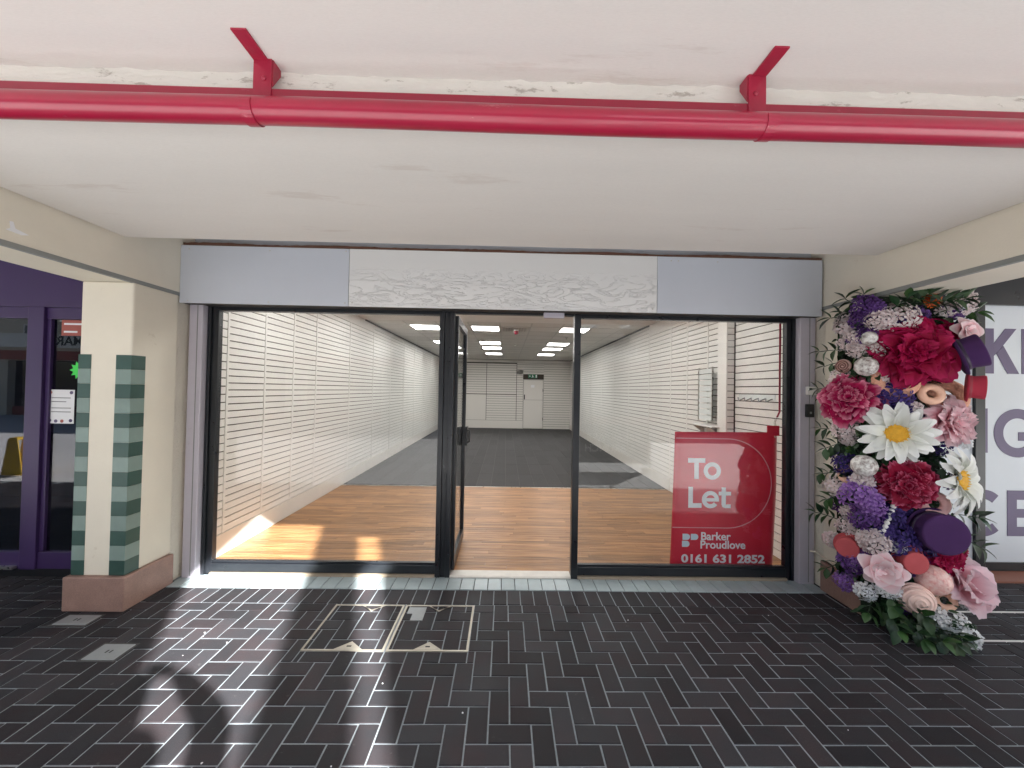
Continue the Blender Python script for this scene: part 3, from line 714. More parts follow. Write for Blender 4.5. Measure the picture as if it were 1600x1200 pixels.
build('vent_frame', MB().box(-.11, .46, 7.70, 7.73, CZ-.012, CZ-.002).box(-.11, .46, 8.25, 8.28, CZ-.012, CZ-.002).box(-.11, -.08, 7.7301, 8.2499, CZ-.012, CZ-.002).box(.43, .46, 7.7301, 8.2499, CZ-.012, CZ-.002), M['tile'], t)
for k in range(9): build('louvre', MB().box(-.07+.055*k, -.045+.055*k, 7.735, 8.245, CZ-.011, CZ-.003), M['tbar'], t)
t = thing('smoke_detector', 'red dome detector on a white base under the ceiling vent', 'detector', (.20, 7.95, CZ-.07))
build('base', MB().lathe([(.05, 0), (.05, .03)], 20, Matrix.Translation((.20, 7.95, CZ-.045))), M['white'], t)
build('dome', MB().lathe([(.02, -.07), (.045, -.05), (.05, -.001)], 20, Matrix.Translation((.20, 7.95, CZ-.045))), M['red'], t)
for (x, y, lab) in ((1.42, 9.05, 'small white sprinkler rose beside the first lamp on the banner side'), (.25, 10.6, 'small white sprinkler rose in the bare middle of the ceiling'), (1.45, 11.2, 'small white sprinkler rose beside the second lamp on the banner side')):
    t = thing('sprinkler', lab, 'sprinkler', (x, y, CZ-.06), 'sprinkler roses on the tiled ceiling')
    build('rose', MB().lathe([(.04, 0), (.04, -.008), (.012, -.012), (.012, -.045)], 14, Matrix.Translation((x, y, CZ-.003))), M['tbar'], t)
    build('deflector', MB().lathe([(.022, 0), (.022, .004)], 12, Matrix.Translation((x, y, CZ-.053))), M['steel'], t)

# display pieces on the near wall to the side of the banner
t = thing('hook_rail', 'row of five small grey hooks clipped to the slatted wall above the banner', 'hook rail', (2.68, 4.10, 1.5))
xw = WR-.001
build('rail', box(xw-.004, xw-.001, 3.80, 4.40, 1.545, 1.60), M['acrylic'], t)
for k in range(5):
    y = 4.30-.115*k
    build('hook', MB().tube([(xw-.005, y, 1.555), (xw-.03, y, 1.545), (xw-.07, y, 1.525), (xw-.075, y, 1.565)], .006, 8), M['covergrey'], t, smooth=True)
t = thing('display_rack', 'clear slotted leaflet rack fixed to the slatted wall beside the pilaster', 'display rack', (2.62, 4.97, 1.2))
for y in (4.80, 5.14): build('upright', box(2.60, 2.614, y-.007, y+.007, 1.25, 1.94), M['steel'], t)
for k in range(9):
    z = 1.26+.075*k
    build('pocket', MB().box(2.606, 2.6095, 4.808, 5.132, z, z+.06).box(2.6097, 2.685, 4.808, 5.132, z, z+.004), M['acrylic'], t)
t = thing('wall_shelf', 'small white bracket shelf on the slatted wall above the banner', 'shelf', (2.6, 4.85, 1.17))
build('shelf_board', box(2.50, 2.69, 4.62, 5.22, 1.185, 1.20), M['white'], t, bev=.003)
for y in (4.70, 5.14): build('shelf_bracket', MB().prism([(2.688, 1.184), (2.52, 1.184), (2.688, 1.06)], y-.006, y+.006), M['steel'], t)

# ------------------------------------------------------------------ TO LET banner
BY = 3.40
t = thing('to_let_banner', 'red letting agent banner with white lettering hung inside the window', 'banner', (1.98, BY, .06))
def bsurf(u, v):
    z = .055+1.20*v
    xl = 1.487+.036*v**.7; xr = 2.425+.03*min(1, v*1.6)
    x = xl+(xr-xl)*u
    y = BY + .035*max(0, (u-.93)/.07)**2 + .018*max(0, (.05-u)/.05)**2+.0012*math.sin(u*21+v*3)*(1-v)
    return (x, y, z+.01*u)
sheet = build('banner_sheet', MB().grid(bsurf, 36, 24), M['banner'], t, smooth=True)
so_ = sheet.modifiers.new('thickness', 'SOLIDIFY'); so_.thickness = .002; so_.offset = 1
ly = BY-.0045
def letter(name, mb, mat, parent): return build(name, mb, mat, parent)
def ringpoly(cx, cz, ro, ri, a0, a1, n=28):
    A = [R(a0+(a1-a0)*i/n) for i in range(n+1)]
    return [(cx+ro*math.cos(a), cz+ro*math.sin(a)) for a in A], [(cx+ri*math.cos(a), cz+ri*math.sin(a)) for a in A]
def ring(mb, cx, cz, ro, ri, a0, a1, y0, y1, n=28, sq=1):
    o, i = ringpoly(cx, cz, ro, ri, a0, a1, n)
    for k in range(n):
        mb.prism([o[k], o[k+1], i[k+1], i[k]], y0, y1)
    return mb
S = .040; H = .184
z = .840
letter('lettering', MB().box(1.634, 1.788, ly, ly+.003, z+H-S, z+H).box(1.691, 1.731, ly, ly+.003, z, z+H-S), M['print'], t)
letter('lettering', ring(MB(), 1.852, z+.073, .077, .040, 0, 360, ly, ly+.003, 40), M['print'], t)
z = .586
letter('lettering', MB().box(1.640, 1.680, ly, ly+.003, z, z+H).box(1.680, 1.758, ly, ly+.003, z, z+S), M['print'], t)
e = ring(MB(), 1.838, z+.073, .076, .040, 0, 322, ly, ly+.003, 36); e.box(1.799, 1.9135, ly-.0004, ly+.003, z+.057, z+.086)
letter('lettering', e, M['print'], t)
q = MB().box(1.938, 1.976, ly, ly+.003, z+.03, z+.182).box(1.912, 2.022, ly-.0004, ly+.0028, z+.112, z+.145)
q.prism([(1.938, z+.0295), (1.946, z+.008), (1.972, z-.001), (2.02, z), (2.02, z+.032), (1.985, z+.032), (1.976, z+.0295)], ly, ly+.003)
letter('lettering', q, M['print'], t)
o = MB(); th = .0035; cxx, czz, rr = 1.99, .805, .395
o.box(1.525, cxx, ly+.001, ly+.003, czz+rr-th, czz+rr+th).box(1.50, cxx, ly+.001, ly+.003, czz-rr-th, czz-rr+th)
ring(o, cxx, czz, rr+th, rr-th, -90, 90, ly+.001, ly+.003, 48)
build('outline', o, M['outline'], t)
def dshape(x0, x1, z0, z1):
    r_ = (z1-z0)/2; pts = [(x0, z0)]
    pts += [(x1-r_+r_*math.cos(R(a)), (z0+z1)/2+r_*math.sin(R(a))) for a in range(-90, 91, 15)]
    return pts+[(x0, z1)]
lg = MB()
for (x0, x1, z0, z1) in ((1.592, 1.658, .302, .355), (1.666, 1.732, .302, .355), (1.588, 1.654, .240, .293)): lg.prism(dshape(x0, x1, z0, z1), ly, ly+.003)
build('logo', lg, M['printblue'], t)
text('lettering', 'Barker', .098, M['print'], t, (1.752, ly+.001, .303), off=.0018)
text('lettering', 'Proudlove', .098, M['print'], t, (1.748, ly+.001, .229), off=.0018)
text('lettering', '0161 631 2852', .098, M['print'], t, (1.582, ly+.001, .105), off=.003, xs=1.26)
t2 = thing('hanging_strap', 'red and silver shutter strap hanging inside the window frame above the banner corner', 'strap', (2.43, 3.42, 1.2))
build('webbing', box(2.428, 2.444, 3.37, 3.374, 1.45, FZ0), M['redplate'], t2)
build('loose_end', MB().prism([(2.405, 1.40), (2.42, 1.40), (2.444, 1.4495), (2.428, 1.4495)], 3.37, 3.374), M['redplate'], t2)
for k in range(7):
    build('chain_link', MB().torus(.0105, .003, 12, 6) if False else MB().tube([(2.418+.007*math.cos(R(a)), 3.402+(.004 if k % 2 else -.004), 1.375-.024*k+.013*math.sin(R(a))) for a in range(0, 361, 45)], .003, 6), M['steel'], t2, smooth=True)
build('corner_tab', box(2.335, 2.445, 3.385, 3.389, 1.235, 1.325), M['banner'], t2)

# ------------------------------------------------------------------ purple neighbour shop
YP = 3.22
t = thing('purple_shop_front', 'dark purple painted shop front with tinted glass behind the striped column', 'shop front', (-4.6, YP, 0))
pu = lambda nm, *a, **k: build(nm, box(*a), M['purple'], k.get('p', t), bev=.004)
pu('fascia_board', -9, -3.062, YP, YP+.05, 2.215, 2.66)
pu('head_rail', -9, -3.062, YP+.01, YP+.06, 2.12, 2.2145)
pu('bottom_rail', -9, -3.062, YP+.004, YP+.06, .07, .205)
build('kick_plate', box(-9, -3.062, YP+.02, YP+.06, 0, .0695), M['keypad'], t)
for x0, x1, y in ((-3.93, -3.80, YP-.012), (-3.10, -3.063, YP), (-5.35, -5.22, YP-.012), (-7.1, -6.97, YP-.012)): pu('stile', x0, x1, y, YP+.06, .07, 2.2147)
pu('stile', -3.7995, -3.765, YP+.012, YP+.06, .206, 2.1195)
for x0, x1 in ((-3.764, -3.101), (-5.219, -3.931), (-6.969, -5.351), (-9, -7.101)):
    build('glass_pane', box(x0, x1, YP+.034, YP+.04, .206, 2.1195), M['darkglass'], t)
build('door_sill', box(-4.6, -3.96, YP-.03, YP+.003, .075, .095), M['steel'], t)
struct(build('back_room', MB().box(-9, -3.0, 5.5, 5.6, 0, 2.66).box(-9, -3.0, YP+.07, 5.499, -.02, .0).box(-2.99, -2.90, YP+.12, 5.6, 0, 2.66), M['dark']))
st = MB(); pts = []
for k in range(20):
    a = R(18*k); r_ = .075 if k % 2 == 0 else .048; pts.append((-3.545+r_*math.cos(a), 1.70+r_*math.sin(a)))
tag(build('price_star', st.prism(pts, YP+.026, YP+.029), M['starg'], None), 'bright green star shaped card stuck on the purple shop glass', 'card')
t = thing('paper_notice', 'white notice with coloured corner pictures taped in the purple shop window', 'notice', (-3.68, YP+.03, 1.255))
build('sheet', box(-3.79, -3.575, YP+.029, YP+.0315, 1.255, 1.535), M['print'], t)
ln = MB()
for k, (a, b) in enumerate(((.03, .185), (.03, .15), (.03, .19), (.03, .19))): ln.box(-3.79+a, -3.79+b, YP+.0275, YP+.0288, 1.465-.032*k-(.02 if k > 1 else 0), 1.470-.032*k-(.02 if k > 1 else 0))
build('text_lines', ln, M['keypad'], t)
for (x, z, m_) in ((-3.77, 1.512, 'bandred'), (-3.60, 1.512, 'lilacprint'), (-3.77, 1.28, 'purple'), (-3.72, 1.275, 'lilacprint'), (-3.67, 1.275, 'bandred'), (-3.60, 1.28, 'purple')):
    build('corner_picture', MB().prism([(x+.014*math.cos(R(a)), z+.014*math.sin(R(a))) for a in range(0, 360, 40)], YP+.0275, YP+.0289), M[m_], t)
t = thing('window_sticker', 'red and white sticker at the top of the purple shop glass', 'sticker', (-3.6, YP+.03, 2.0))
build('sticker_base', box(-3.70, -3.50, YP+.029, YP+.032, 1.985, 2.115), M['bandred'], t)
build('sticker_text', MB().box(-3.68, -3.53, YP+.0275, YP+.0288, 2.075, 2.09).box(-3.68, -3.57, YP+.0275, YP+.0288, 2.01, 2.025), M['print'], t)

# ------------------------------------------------------------------ shop beyond the flower column
YR = 3.50
t = thing('poster_shop_front', 'black framed shop window covered by a white poster with big purple letters', 'shop front', (5.4, YR, 0))
build('frame_post', box(4.335, 4.43, YR-.03, YR+.06, .0, 2.47), M['frame'], t, bev=.004)
build('frame_post', box(3.11, 3.2, YR-.03, YR+.06, .0, 2.47), M['frame'], t, bev=.004)
build('head_panel', box(3.10, 9, YR-.035, YR+.06, 2.471, 2.739), M['frame'], t)
build('bottom_rail', box(4.431, 9, YR-.02, YR+.06, .02, .095), M['frame'], t)
build('bottom_rail', box(3.201, 4.334, YR-.02, YR+.06, .02, .095), M['frame'], t)
ps = build('poster', box(4.431, 8.9, YR-.006, YR+.002, .096, 2.4705), M['posterwhite'], t)
build('poster', box(3.201, 4.334, YR-.006, YR+.002, .096, 2.4705), M['posterwhite'], t)
pane = build('glass_pane', box(4.4315, 8.9, YR+.006, YR+.012, .0965, 2.47), M['glass'], t)
l0, l1 = YR-.0095, YR-.0062
K = MB().box(4.445, 4.535, l0, l1, 1.835, 2.255)
K.prism([(4.535, 2.00), (4.58, 2.045), (4.75, 2.255), (4.645, 2.255), (4.535, 2.115)], l0-.0004, l1)
K.prism([(4.58, 2.045), (4.625, 2.095), (4.775, 1.835), (4.665, 1.835), (4.56, 2.02)], l0-.0008, l1-.0005)
build('lettering', K, M['lilacprint'], t)
build('lettering', MB().box(4.80, 4.89, l0, l1, 1.835, 2.255), M['lilacprint'], t)
build('lettering', MB().box(4.435, 4.475, l0, l1, 1.10, 1.51), M['lilacprint'], t)
g_ = ring(MB(), 4.76, 1.285, .225, .138, 42, 330, l0, l1, 36); g_.box(4.765, 4.985, l0-.0004, l1-.0005, 1.215, 1.295)
build('lettering', g_, M['lilacprint'], t)
build('lettering', ring(ring(MB(), 4.4315, .545, .215, .128, 48, 90, l0, l1, 12), 4.4315, .545, .215, .128, 270, 312, l0, l1, 12), M['lilacprint'], t)
build('lettering', MB().box(4.66, 4.75, l0, l1, .335, .755).box(4.75, 4.95, l0, l1, .67, .755).box(4.75, 4.93, l0, l1, .505, .585).box(4.75, 4.95, l0, l1, .335, .42), M['lilacprint'], t)
struct(build('doorstep', box(3.06, 9, 3.29, 3.52, -.05, .015), M['redfloor']))

# ------------------------------------------------------------------ street side (seen only as reflections)
t = thing('facing_shop_row', 'cream two tone shop row across the street mirrored in the glass', 'building', (0, -12, 0))
build('wall', box(-30, 30, -13, -12, 2.6, 4.7), M['brickwall'], t)
build('band', box(-30, 30, -11.998, -11.94, 2.62, 3.05), M['bandred'], t)
build('shop_void', box(-30, 30, -13, -12.6, 0, 2.6), M['dark'], t)
for k in range(13):
    x = -29+4.6*k
    build('pier', box(x, x+.9, -12.6, -12, 0, 2.6), M['brickwall'], t)
    build('shop_glass', box(x+.92, x+4.58, -12.3, -12.28, .4, 2.58), M['darkglass'], t)
    build('stall_riser', box(x+.92, x+4.58, -12.32, -12.2, 0, .4), M['bandred'], t)
    w_ = build('window', box(x+1.6, x+3.2, -11.998, -11.95, 3.35, 4.3), M['white'], t)
    build('pane', box(x+1.68, x+3.12, -11.949, -11.94, 3.42, 4.23), M['darkglass'], w_)
sb = build('sign_board', box(-24.6, -19.6, -11.93, -11.88, 3.2, 3.85), M['white'], t)
text('lettering', 'MARKET', .62, M['keypad'], sb, (-19.9, -11.875, 3.32), rotz=math.pi, ext=.01, off=.01)
t = thing('cafe_barrier', 'charcoal cafe windbreak reading breakfast and brunch mirrored in the window', 'barrier', (2.15, -1.2, 0))
build('banner_panel', box(1.35, 2.95, -1.2, -1.18, .15, .92), M['frame'], t)
for x in (1.32, 2.98):
    build('pole', MB().tube([(x, -1.19, 0.02), (x, -1.19, 1.0)], .02, 10), M['steel'], t)
    build('foot', MB().lathe([(.16, 0), (.16, .015), (.03, .03)], 18, Matrix.Translation((x, -1.19, 0))), M['steel'], t)
text('lettering', 'BREAKFAST', .21, M['print'], t, (2.78, -1.178, .60), rotz=math.pi, off=.004)
text('lettering', '& BRUNCH', .21, M['print'], t, (2.68, -1.178, .38), rotz=math.pi, off=.004)
t = thing('wet_floor_sign', 'yellow folding wet floor sign mirrored in the purple shop glass', 'floor sign', (-8.3, -.23, 0))
for s in (-1, 1):
    build('sign_leaf', MB().prism([(-8.48, .01), (-8.12, .01), (-8.22, .62), (-8.38, .62)], -.23+s*.10-.006, -.23+s*.10+.006), M['yellow'], t)
build('hinge_bar', box(-8.37, -8.23, -.33, -.13, .60, .64), M['yellow'], t)

exec_flowers = True
# ------------------------------------------------------------------ flower display
def petal_mesh(name, w, l, cup=.25, curl=.3, ruff=.03, tip=.75, nu=8, nv=8, seed=0, mat=None, lobes=5, notch=0):
    rnd = random.Random(seed); ph = [rnd.uniform(0, 6.28) for _ in range(4)]
    def fn(u, v):
        a = (u-.5)*2
        wid = w*(math.sin(math.pi*min(1, (.10+.90*v)**tip*.86))**.75)
        x = a*wid*.5
        y = l*(v - .16*abs(a)**2.2*v - notch*(1-abs(a))*v**6)
        z = cup*l*(abs(a)**2)*(.35+.65*v)*.5 + cup*l*.4*math.sin(v*2.2) - curl*l*max(0, v-.45)**2*1.8
        rf = ruff*l*(v**2)*(abs(a)*.6+.4)
        z += rf*math.sin(lobes*a*2.2+ph[0]) + rf*.6*math.sin(11*a+ph[1]+v*4)
        y += .5*rf*math.sin(lobes*1.7*a+ph[2])
        return (x, y, z)
    me = MB().grid(fn, nu, nv, lambda u, v: max(v**1.5, abs(u-.5)*2*v**.7)).mesh(name, True)
    if mat: me.materials.append(mat)
    return me
PM = {
 'magenta': petalmat('magenta_petal', (.31, .001, .038), (.48, .012, .10), lo=.74),
 'rosepink': petalmat('pink_edged_petal', (.40, .004, .075), (.76, .26, .38), lo=.80),
 'crimson': petalmat('crimson_petal', (.27, .001, .030), (.66, .13, .24), lo=.86),
 'pink': petalmat('soft_pink_petal', (.86, .38, .46), (.88, .66, .70), lo=.2),
 'rose': petalmat('blush_rose_petal', (.84, .40, .45), (.90, .76, .78), lo=.35),
 'tissue': petalmat('pale_pink_petal', (.88, .52, .58), (.90, .72, .78), lo=.2, trans=.35),
 'white': petalmat('white_petal', (.74, .76, .68), (.86, .87, .86), lo=.1, trans=.2)}
def pvar(key, n, **k): return [petal_mesh('petal', seed=i*7+len(key), mat=PM[key], **k) for i in range(n)]
OP = {k: pvar(k, 4, w=1.0, l=1.0, cup=.35, curl=.5, ruff=.11, lobes=6, nu=10, nv=9) for k in ('magenta', 'rosepink', 'crimson')}
OP['pink'] = pvar('pink', 4, w=.75, l=1.0, cup=.3, curl=.35, ruff=.11, nu=10, nv=9)
OP['rose'] = pvar('rose', 3, w=1.15, l=1.0, cup=.5, curl=.6, ruff=.02)
OP['tissue'] = pvar('tissue', 3, w=1.3, l=1.0, cup=.3, curl=.3, ruff=.08, nu=10)
OP['white'] = pvar('white', 4, w=.34, l=1.0, cup=.22, curl=.35, ruff=.015, tip=.85, nu=5, nv=7, notch=.05)
fd = thing('flower_display', 'tall column of artificial flowers, top hats and sweets wrapped round the cream column', 'flower display', (2.75, 2.62, 0))
FD0 = Vector(fd.location)
def frame(nrm, spin=0):
    n = Vector(nrm).normalized(); q = n.to_track_quat('Z', 'Y'); return q @ Quaternion((0, 0, 1), spin)
def node_empty(name, pos, nrm, spin=0, label=None):
    e = bpy.data.objects.new(name, None); C.objects.link(e); e.parent = fd; e.location = Vector(pos)-FD0; e.rotation_mode = 'QUATERNION'; e.rotation_quaternion = frame(nrm, spin); e.empty_display_size = .05
    if label: e['label'] = label
    return e
def put_petal(e, me, phi, tilt, s, base_r=0, z=0, sx=1, name='petal'):
    o = link(name, me, None, e)
    # petal grows along +y; lean it from upright (tilt 0) to flat (tilt 90 deg), then turn it round the axis
    mt = Matrix.Rotation(phi, 4, 'Z') @ Matrix.Translation((0, base_r, z)) @ Matrix.Rotation(math.pi/2-tilt, 4, 'X') @ Matrix.Diagonal((s*sx, s, s, 1))
    loc, rot, scl = mt.decompose(); o.location = loc; o.rotation_mode = 'QUATERNION'; o.rotation_quaternion = rot; o.scale = scl
    return o
rf = random.Random(11)
def peony(pos, nrm, dia, key, rings=((10, 76, .50, .0), (9, 60, .45, .0), (8, 44, .38, .0), (7, 30, .31, .0), (6, 18, .25, 0), (4, 8, .20, 0)), name='peony', label=None):
    e = node_empty(name, pos, nrm, rf.uniform(0, 6), label)
    for ri, (n, tl, s, br) in enumerate(rings):
        for k in range(n):
            put_petal(e, rf.choice(OP[key]), 2*math.pi*(k+.5*(ri % 2))/n+rf.uniform(-.15, .15), R(tl+rf.uniform(-8, 8)), dia*s*rf.uniform(.9, 1.12), base_r=dia*.02, z=dia*.02*ri)
    return e
def daisy(pos, nrm, dia, label=None):
    e = node_empty('daisy', pos, nrm, rf.uniform(0, 6), label)
    for ri, (n, tl, s) in enumerate(((15, 80, .50), (13, 70, .44))):
        for k in range(n):
            put_petal(e, rf.choice(OP['white']), 2*math.pi*(k+.5*ri)/n+rf.uniform(-.08, .08), R(tl+rf.uniform(-9, 7)), dia*s*rf.uniform(.92, 1.1), base_r=dia*.05, z=dia*.012*ri, sx=1.15)
    r = dia*.165; c = MB().lathe([(r*.95, 0), (r, r*.18), (r*.85, r*.36), (r*.5, r*.46), (r*.15, r*.44), (.0005, r*.40)], 22)
    o = link('flower_eye', c.mesh('flower_eye', True), YEL, e, (0, 0, dia*.03))
    fm = MB()
    for k in range(46):
        a = k*2.39996; q = r*(.55+.5*math.sqrt((k % 46)/46)); h = r*.42 if q < r*.9 else r*.26
        fm.tube([(q*math.cos(a), q*math.sin(a), dia*.03+h*.6), (q*1.06*math.cos(a), q*1.06*math.sin(a), dia*.03+h+r*.10)], r*.055, 5)
    stuff(link('florets', fm.mesh('florets', True), YEL2, e))
    return e
YEL = mk('daisy_eye', (.70, .36, .02), .7, var=.15, vscale=40, bump=.8, bscale=220, coords='obj'); YEL2 = mk('daisy_florets', (.78, .50, .05), .6)
def rose(pos, nrm, dia, key='rose', label=None):
    return peony(pos, nrm, dia, key, rings=((5, 62, .56, 0), (5, 44, .52, 0), (5, 28, .45, 0), (4, 15, .38, 0), (3, 6, .30, 0)), name='rose', label=label)
FELT = {'tophat_purple': mk('purple_felt', (.050, .014, .085), .95, var=.08, vscale=20, coords='obj', bump=.3, bscale=300), 'tophat_red': mk('red_felt', (.42, .03, .06), .9, var=.08, vscale=20, coords='obj', bump=.3, bscale=300), 'tophat_coral': mk('coral_felt', (.50, .09, .10), .95, var=.08, vscale=20, coords='obj', bump=.3, bscale=300)}
BAND = mk('hat_band', (.02, .008, .035), .5); BANDC = mk('hat_band_coral', (.33, .04, .06), .5)
BRIMP = mk('blush_brim', (.62, .40, .36), .8)
def tophat(pos, nrm, dia, key, label=None, wide=1.0):
    e = node_empty('top_hat', pos, nrm, 0, label); r = dia*.5; c = r*.74*wide; h = r*.85
    prof = [(c*.95, .0), (r*.9, -.002), (r, r*.07), (r*.985, r*.10), (r*.88, r*.035), (c*1.02, r*.03), (c*.97, h*.4), (c*1.05, h*.93), (c*1.02, h*.985), (c*.93, h), (c*.4, h*.99), (.0008, h*.985)]
    link('hat_body', MB().lathe(prof, 36).mesh('hat_body', True), FELT[key], e)
    bd = MB().lathe([(c*1.03, r*.04), (c*1.035, r*.24), (c*.9, r*.24), (c*.9, r*.04)], 36).mesh('hat_band', True)
    link('hat_band', bd, BAND if key == 'tophat_purple' else BANDC, e)
    return e
ICE = {'donut_pink': mk('pink_icing', (.80, .46, .44), .35, coords='obj'), 'donut_peach': mk('peach_icing', (.82, .50, .36), .4, var=.04, coords='obj'), 'donut_wafer': mk('peach_sponge', (.80, .42, .29), .75, var=.15, vscale=60, coords='obj', bump=.9, bscale=90, bdist=.01)}
DOUGH = mk('dough', (.62, .38, .22), .7, coords='obj')
def donut(pos, nrm, dia, key, label=None):
    e = node_empty('doughnut', pos, nrm, 0, label); Rr = dia*.34; r = dia*.155
    link('dough', MB().torus(Rr, r, 32, 12, .85).mesh('dough', True), DOUGH, e)
    mb = MB(); n, m_ = 32, 8
    for i in range(n):
        a = 2*math.pi*i/n; wv = .12*math.sin(5*a)+.08*math.sin(9*a+1)
        for j in range(m_):
            c = R(-28)-wv+(math.pi+R(56)+2*wv)*j/(m_-1); q = Rr+r*1.07*math.cos(c); mb.v.append((q*math.cos(a), q*math.sin(a), r*.93*math.sin(c)))
    for i in range(n):
        for j in range(m_-1): mb.f.append((i*m_+j, ((i+1) % n)*m_+j, ((i+1) % n)*m_+j+1, i*m_+j+1))
    link('icing', mb.mesh('icing', True), ICE[key], e)
    return e
def sphere(r, n=28, m_=16, fn=None):
    mb = MB()
    def f(u, v):
        a = 2*math.pi*u; b = math.pi*(v-.5); k = r*(fn(a, b) if fn else 1); return (k*math.cos(b)*math.cos(a), k*math.cos(b)*math.sin(a), k*math.sin(b))
    return mb.grid(f, n, m_)
CRK = mk('crackle_white', (.80, .79, .76), .45, coords='obj', var=.2, vscale=34, vcol=(.16, .10, .09), bump=.8, bscale=34, bdist=.01)
CRKP = mk('crackle_blush', (.84, .60, .55), .5, coords='obj', var=.2, vscale=40, vcol=(.72, .30, .28), bump=.8, bscale=40, bdist=.01)
SWL = mk('blush_sugar', (.84, .62, .55), .55, coords='obj', var=.05, vscale=50); SWD = mk('cocoa_swirl', (.20, .09, .07), .4)
def ball(pos, nrm, dia, key, label=None):
    e = node_empty('bauble', pos, nrm, rf.uniform(0, 6), label); r = dia/2
    if key == 'ball_swirl':
        link('ball', sphere(r*.96).mesh('ball', True), SWL, e)
        rp = []
        for k in range(220):
            th = k/219*math.pi*.62; a = k/219*2*math.pi*5.5; rp.append((r*.97*math.sin(th)*math.cos(a), r*.97*math.sin(th)*math.sin(a), r*.97*math.cos(th)))
        link('icing_coil', MB().tube(rp, r*.085, 7).mesh('icing_coil', True), SWL, e)
    elif key == 'lollipop':
        link('disc', MB().lathe([(r*.9, -r*.2), (r, -r*.1), (r, r*.1), (r*.9, r*.2), (.001, r*.22)], 24).mesh('disc', True), BRIMP, e)
        rp = [(r*(.08+.85*k/90)*math.cos(k*.21), r*(.08+.85*k/90)*math.sin(k*.21), r*.22) for k in range(90)]
        link('swirl', MB().tube(rp, r*.10, 6).mesh('swirl', True), SWD, e)
    else:
        link('ball', sphere(r, fn=lambda a, b: 1+.02*math.sin(9*a+4*b)*math.cos(7*b)).mesh('ball', True), CRKP if key == 'ball_pink' else CRK, e)
    return e
CLM = {'cl_white': petalmat('hydrangea_white', (.80, .64, .64), (.86, .80, .81), lo=.15), 'cl_violet': petalmat('violet_bloom', (.09, .035, .17), (.17, .08, .30), lo=.2), 'cl_blue': petalmat('indigo_bloom', (.035, .022, .12), (.08, .05, .23), lo=.2), 'cl_lilac': petalmat('lilac_bloom', (.25, .10, .42), (.42, .25, .58), lo=.3), 'cl_red': petalmat('orange_red_bloom', (.55, .05, .03), (.7, .2, .04), lo=.3), 'cl_cool': petalmat('cold_white_bloom', (.80, .82, .84), (.86, .87, .88), lo=.2)}
def cluster(pos, nrm, dia, key, label=None):
    """a head of small five-petalled blossoms spread over a dome"""
    e = None; mb = MB(); r = dia*.5; q0 = frame(nrm); N = max(7, int(14+dia*48)); fs = dia*.11+.0155
    for k in range(N):
        t_ = (k+.5)/N; th = math.acos(1-t_*.92); ph = k*2.39996+rf.uniform(-.3, .3); rr = r*rf.uniform(.78, 1.05)
        c = Vector((rr*math.sin(th)*math.cos(ph), rr*math.sin(th)*math.sin(ph), rr*.72*math.cos(th)))
        n_ = (c.normalized()+Vector((rf.uniform(-.4, .4), rf.uniform(-.4, .4), .25))).normalized(); q = n_.to_track_quat('Z', 'Y') @ Quaternion((0, 0, 1), rf.uniform(0, 6))
        s = fs*rf.uniform(.75, 1.2)
        for p_ in range(5):
            a0 = 2*math.pi*p_/5; b = len(mb.v)
            for (rad, da, dz, at) in ((.05, 0, 0, 0), (.55, -.48, .12, .5), (.98, -.30, .20, 1), (1.05, 0, .12, 1), (.98, .30, .20, 1), (.55, .48, .12, .5), (.6, 0, .02, .4)):
                v = Vector((s*rad*math.cos(a0+da), s*rad*math.sin(a0+da), s*dz)); mb.v.append(tuple(q0 @ (c+q @ v)+Vector(pos))); mb.a.append(at)
            mb.f += [(b, b+1, b+6), (b+1, b+2, b+6), (b+2, b+3, b+6), (b+3, b+4, b+6), (b+4, b+5, b+6), (b+5, b, b+6)]
    o = build('blossom_cluster', mb, CLM[key], fd, smooth=True); stuff(o)
    if label: o['label'] = label
    return o
LEAF = [mk('deep_green_leaf', (.014, .042, .015), .45, rand=.35, isl=.35, coords='obj'), mk('mid_green_leaf', (.032, .080, .022), .45, rand=.3, isl=.35, coords='obj'), mk('lime_leaf', (.10, .19, .035), .5, rand=.3, coords='obj')]
def leaf_pts(mb, q, pos, L_, Wd, fold=.25, droop=.25):
    b = len(mb.v); rows = ((0, .04), (.18, .62), (.42, 1.0), (.68, .80), (.88, .36), (1, .02))
    for t_, wd in rows:
        z = -droop*L_*t_*t_
        for s in (-1, 0, 1): mb.v.append(tuple(q @ Vector((s*wd*Wd*.5, t_*L_, z+abs(s)*fold*wd*Wd*.5))+Vector(pos)))
    for i in range(len(rows)-1):
        for s in (0, 1): k = b+i*3+s; mb.f.append((k, k+1, k+4, k+3))
leafme = []
for i, mt in enumerate(LEAF):
    for (L_, Wd, dr) in ((1, .66, .2), (1, .56, .35)):
        mb = MB(); leaf_pts(mb, Quaternion(), (0, 0, 0), L_, Wd, .3, dr); me = mb.mesh('leaf', True); me.materials.append(mt); leafme.append(me)
def leaf(pos, direction, L_, k=None, roll=0):
    d = Vector(direction).normalized(); q = d.to_track_quat('Y', 'Z') @ Quaternion((0, 1, 0), roll)
    o = link('leaf', rf.choice(leafme[:4]) if k is None else leafme[k], None, fd, Vector(pos)-FD0); o.rotation_mode = 'QUATERNION'; o.rotation_quaternion = q; o.scale = (L_, L_, L_)
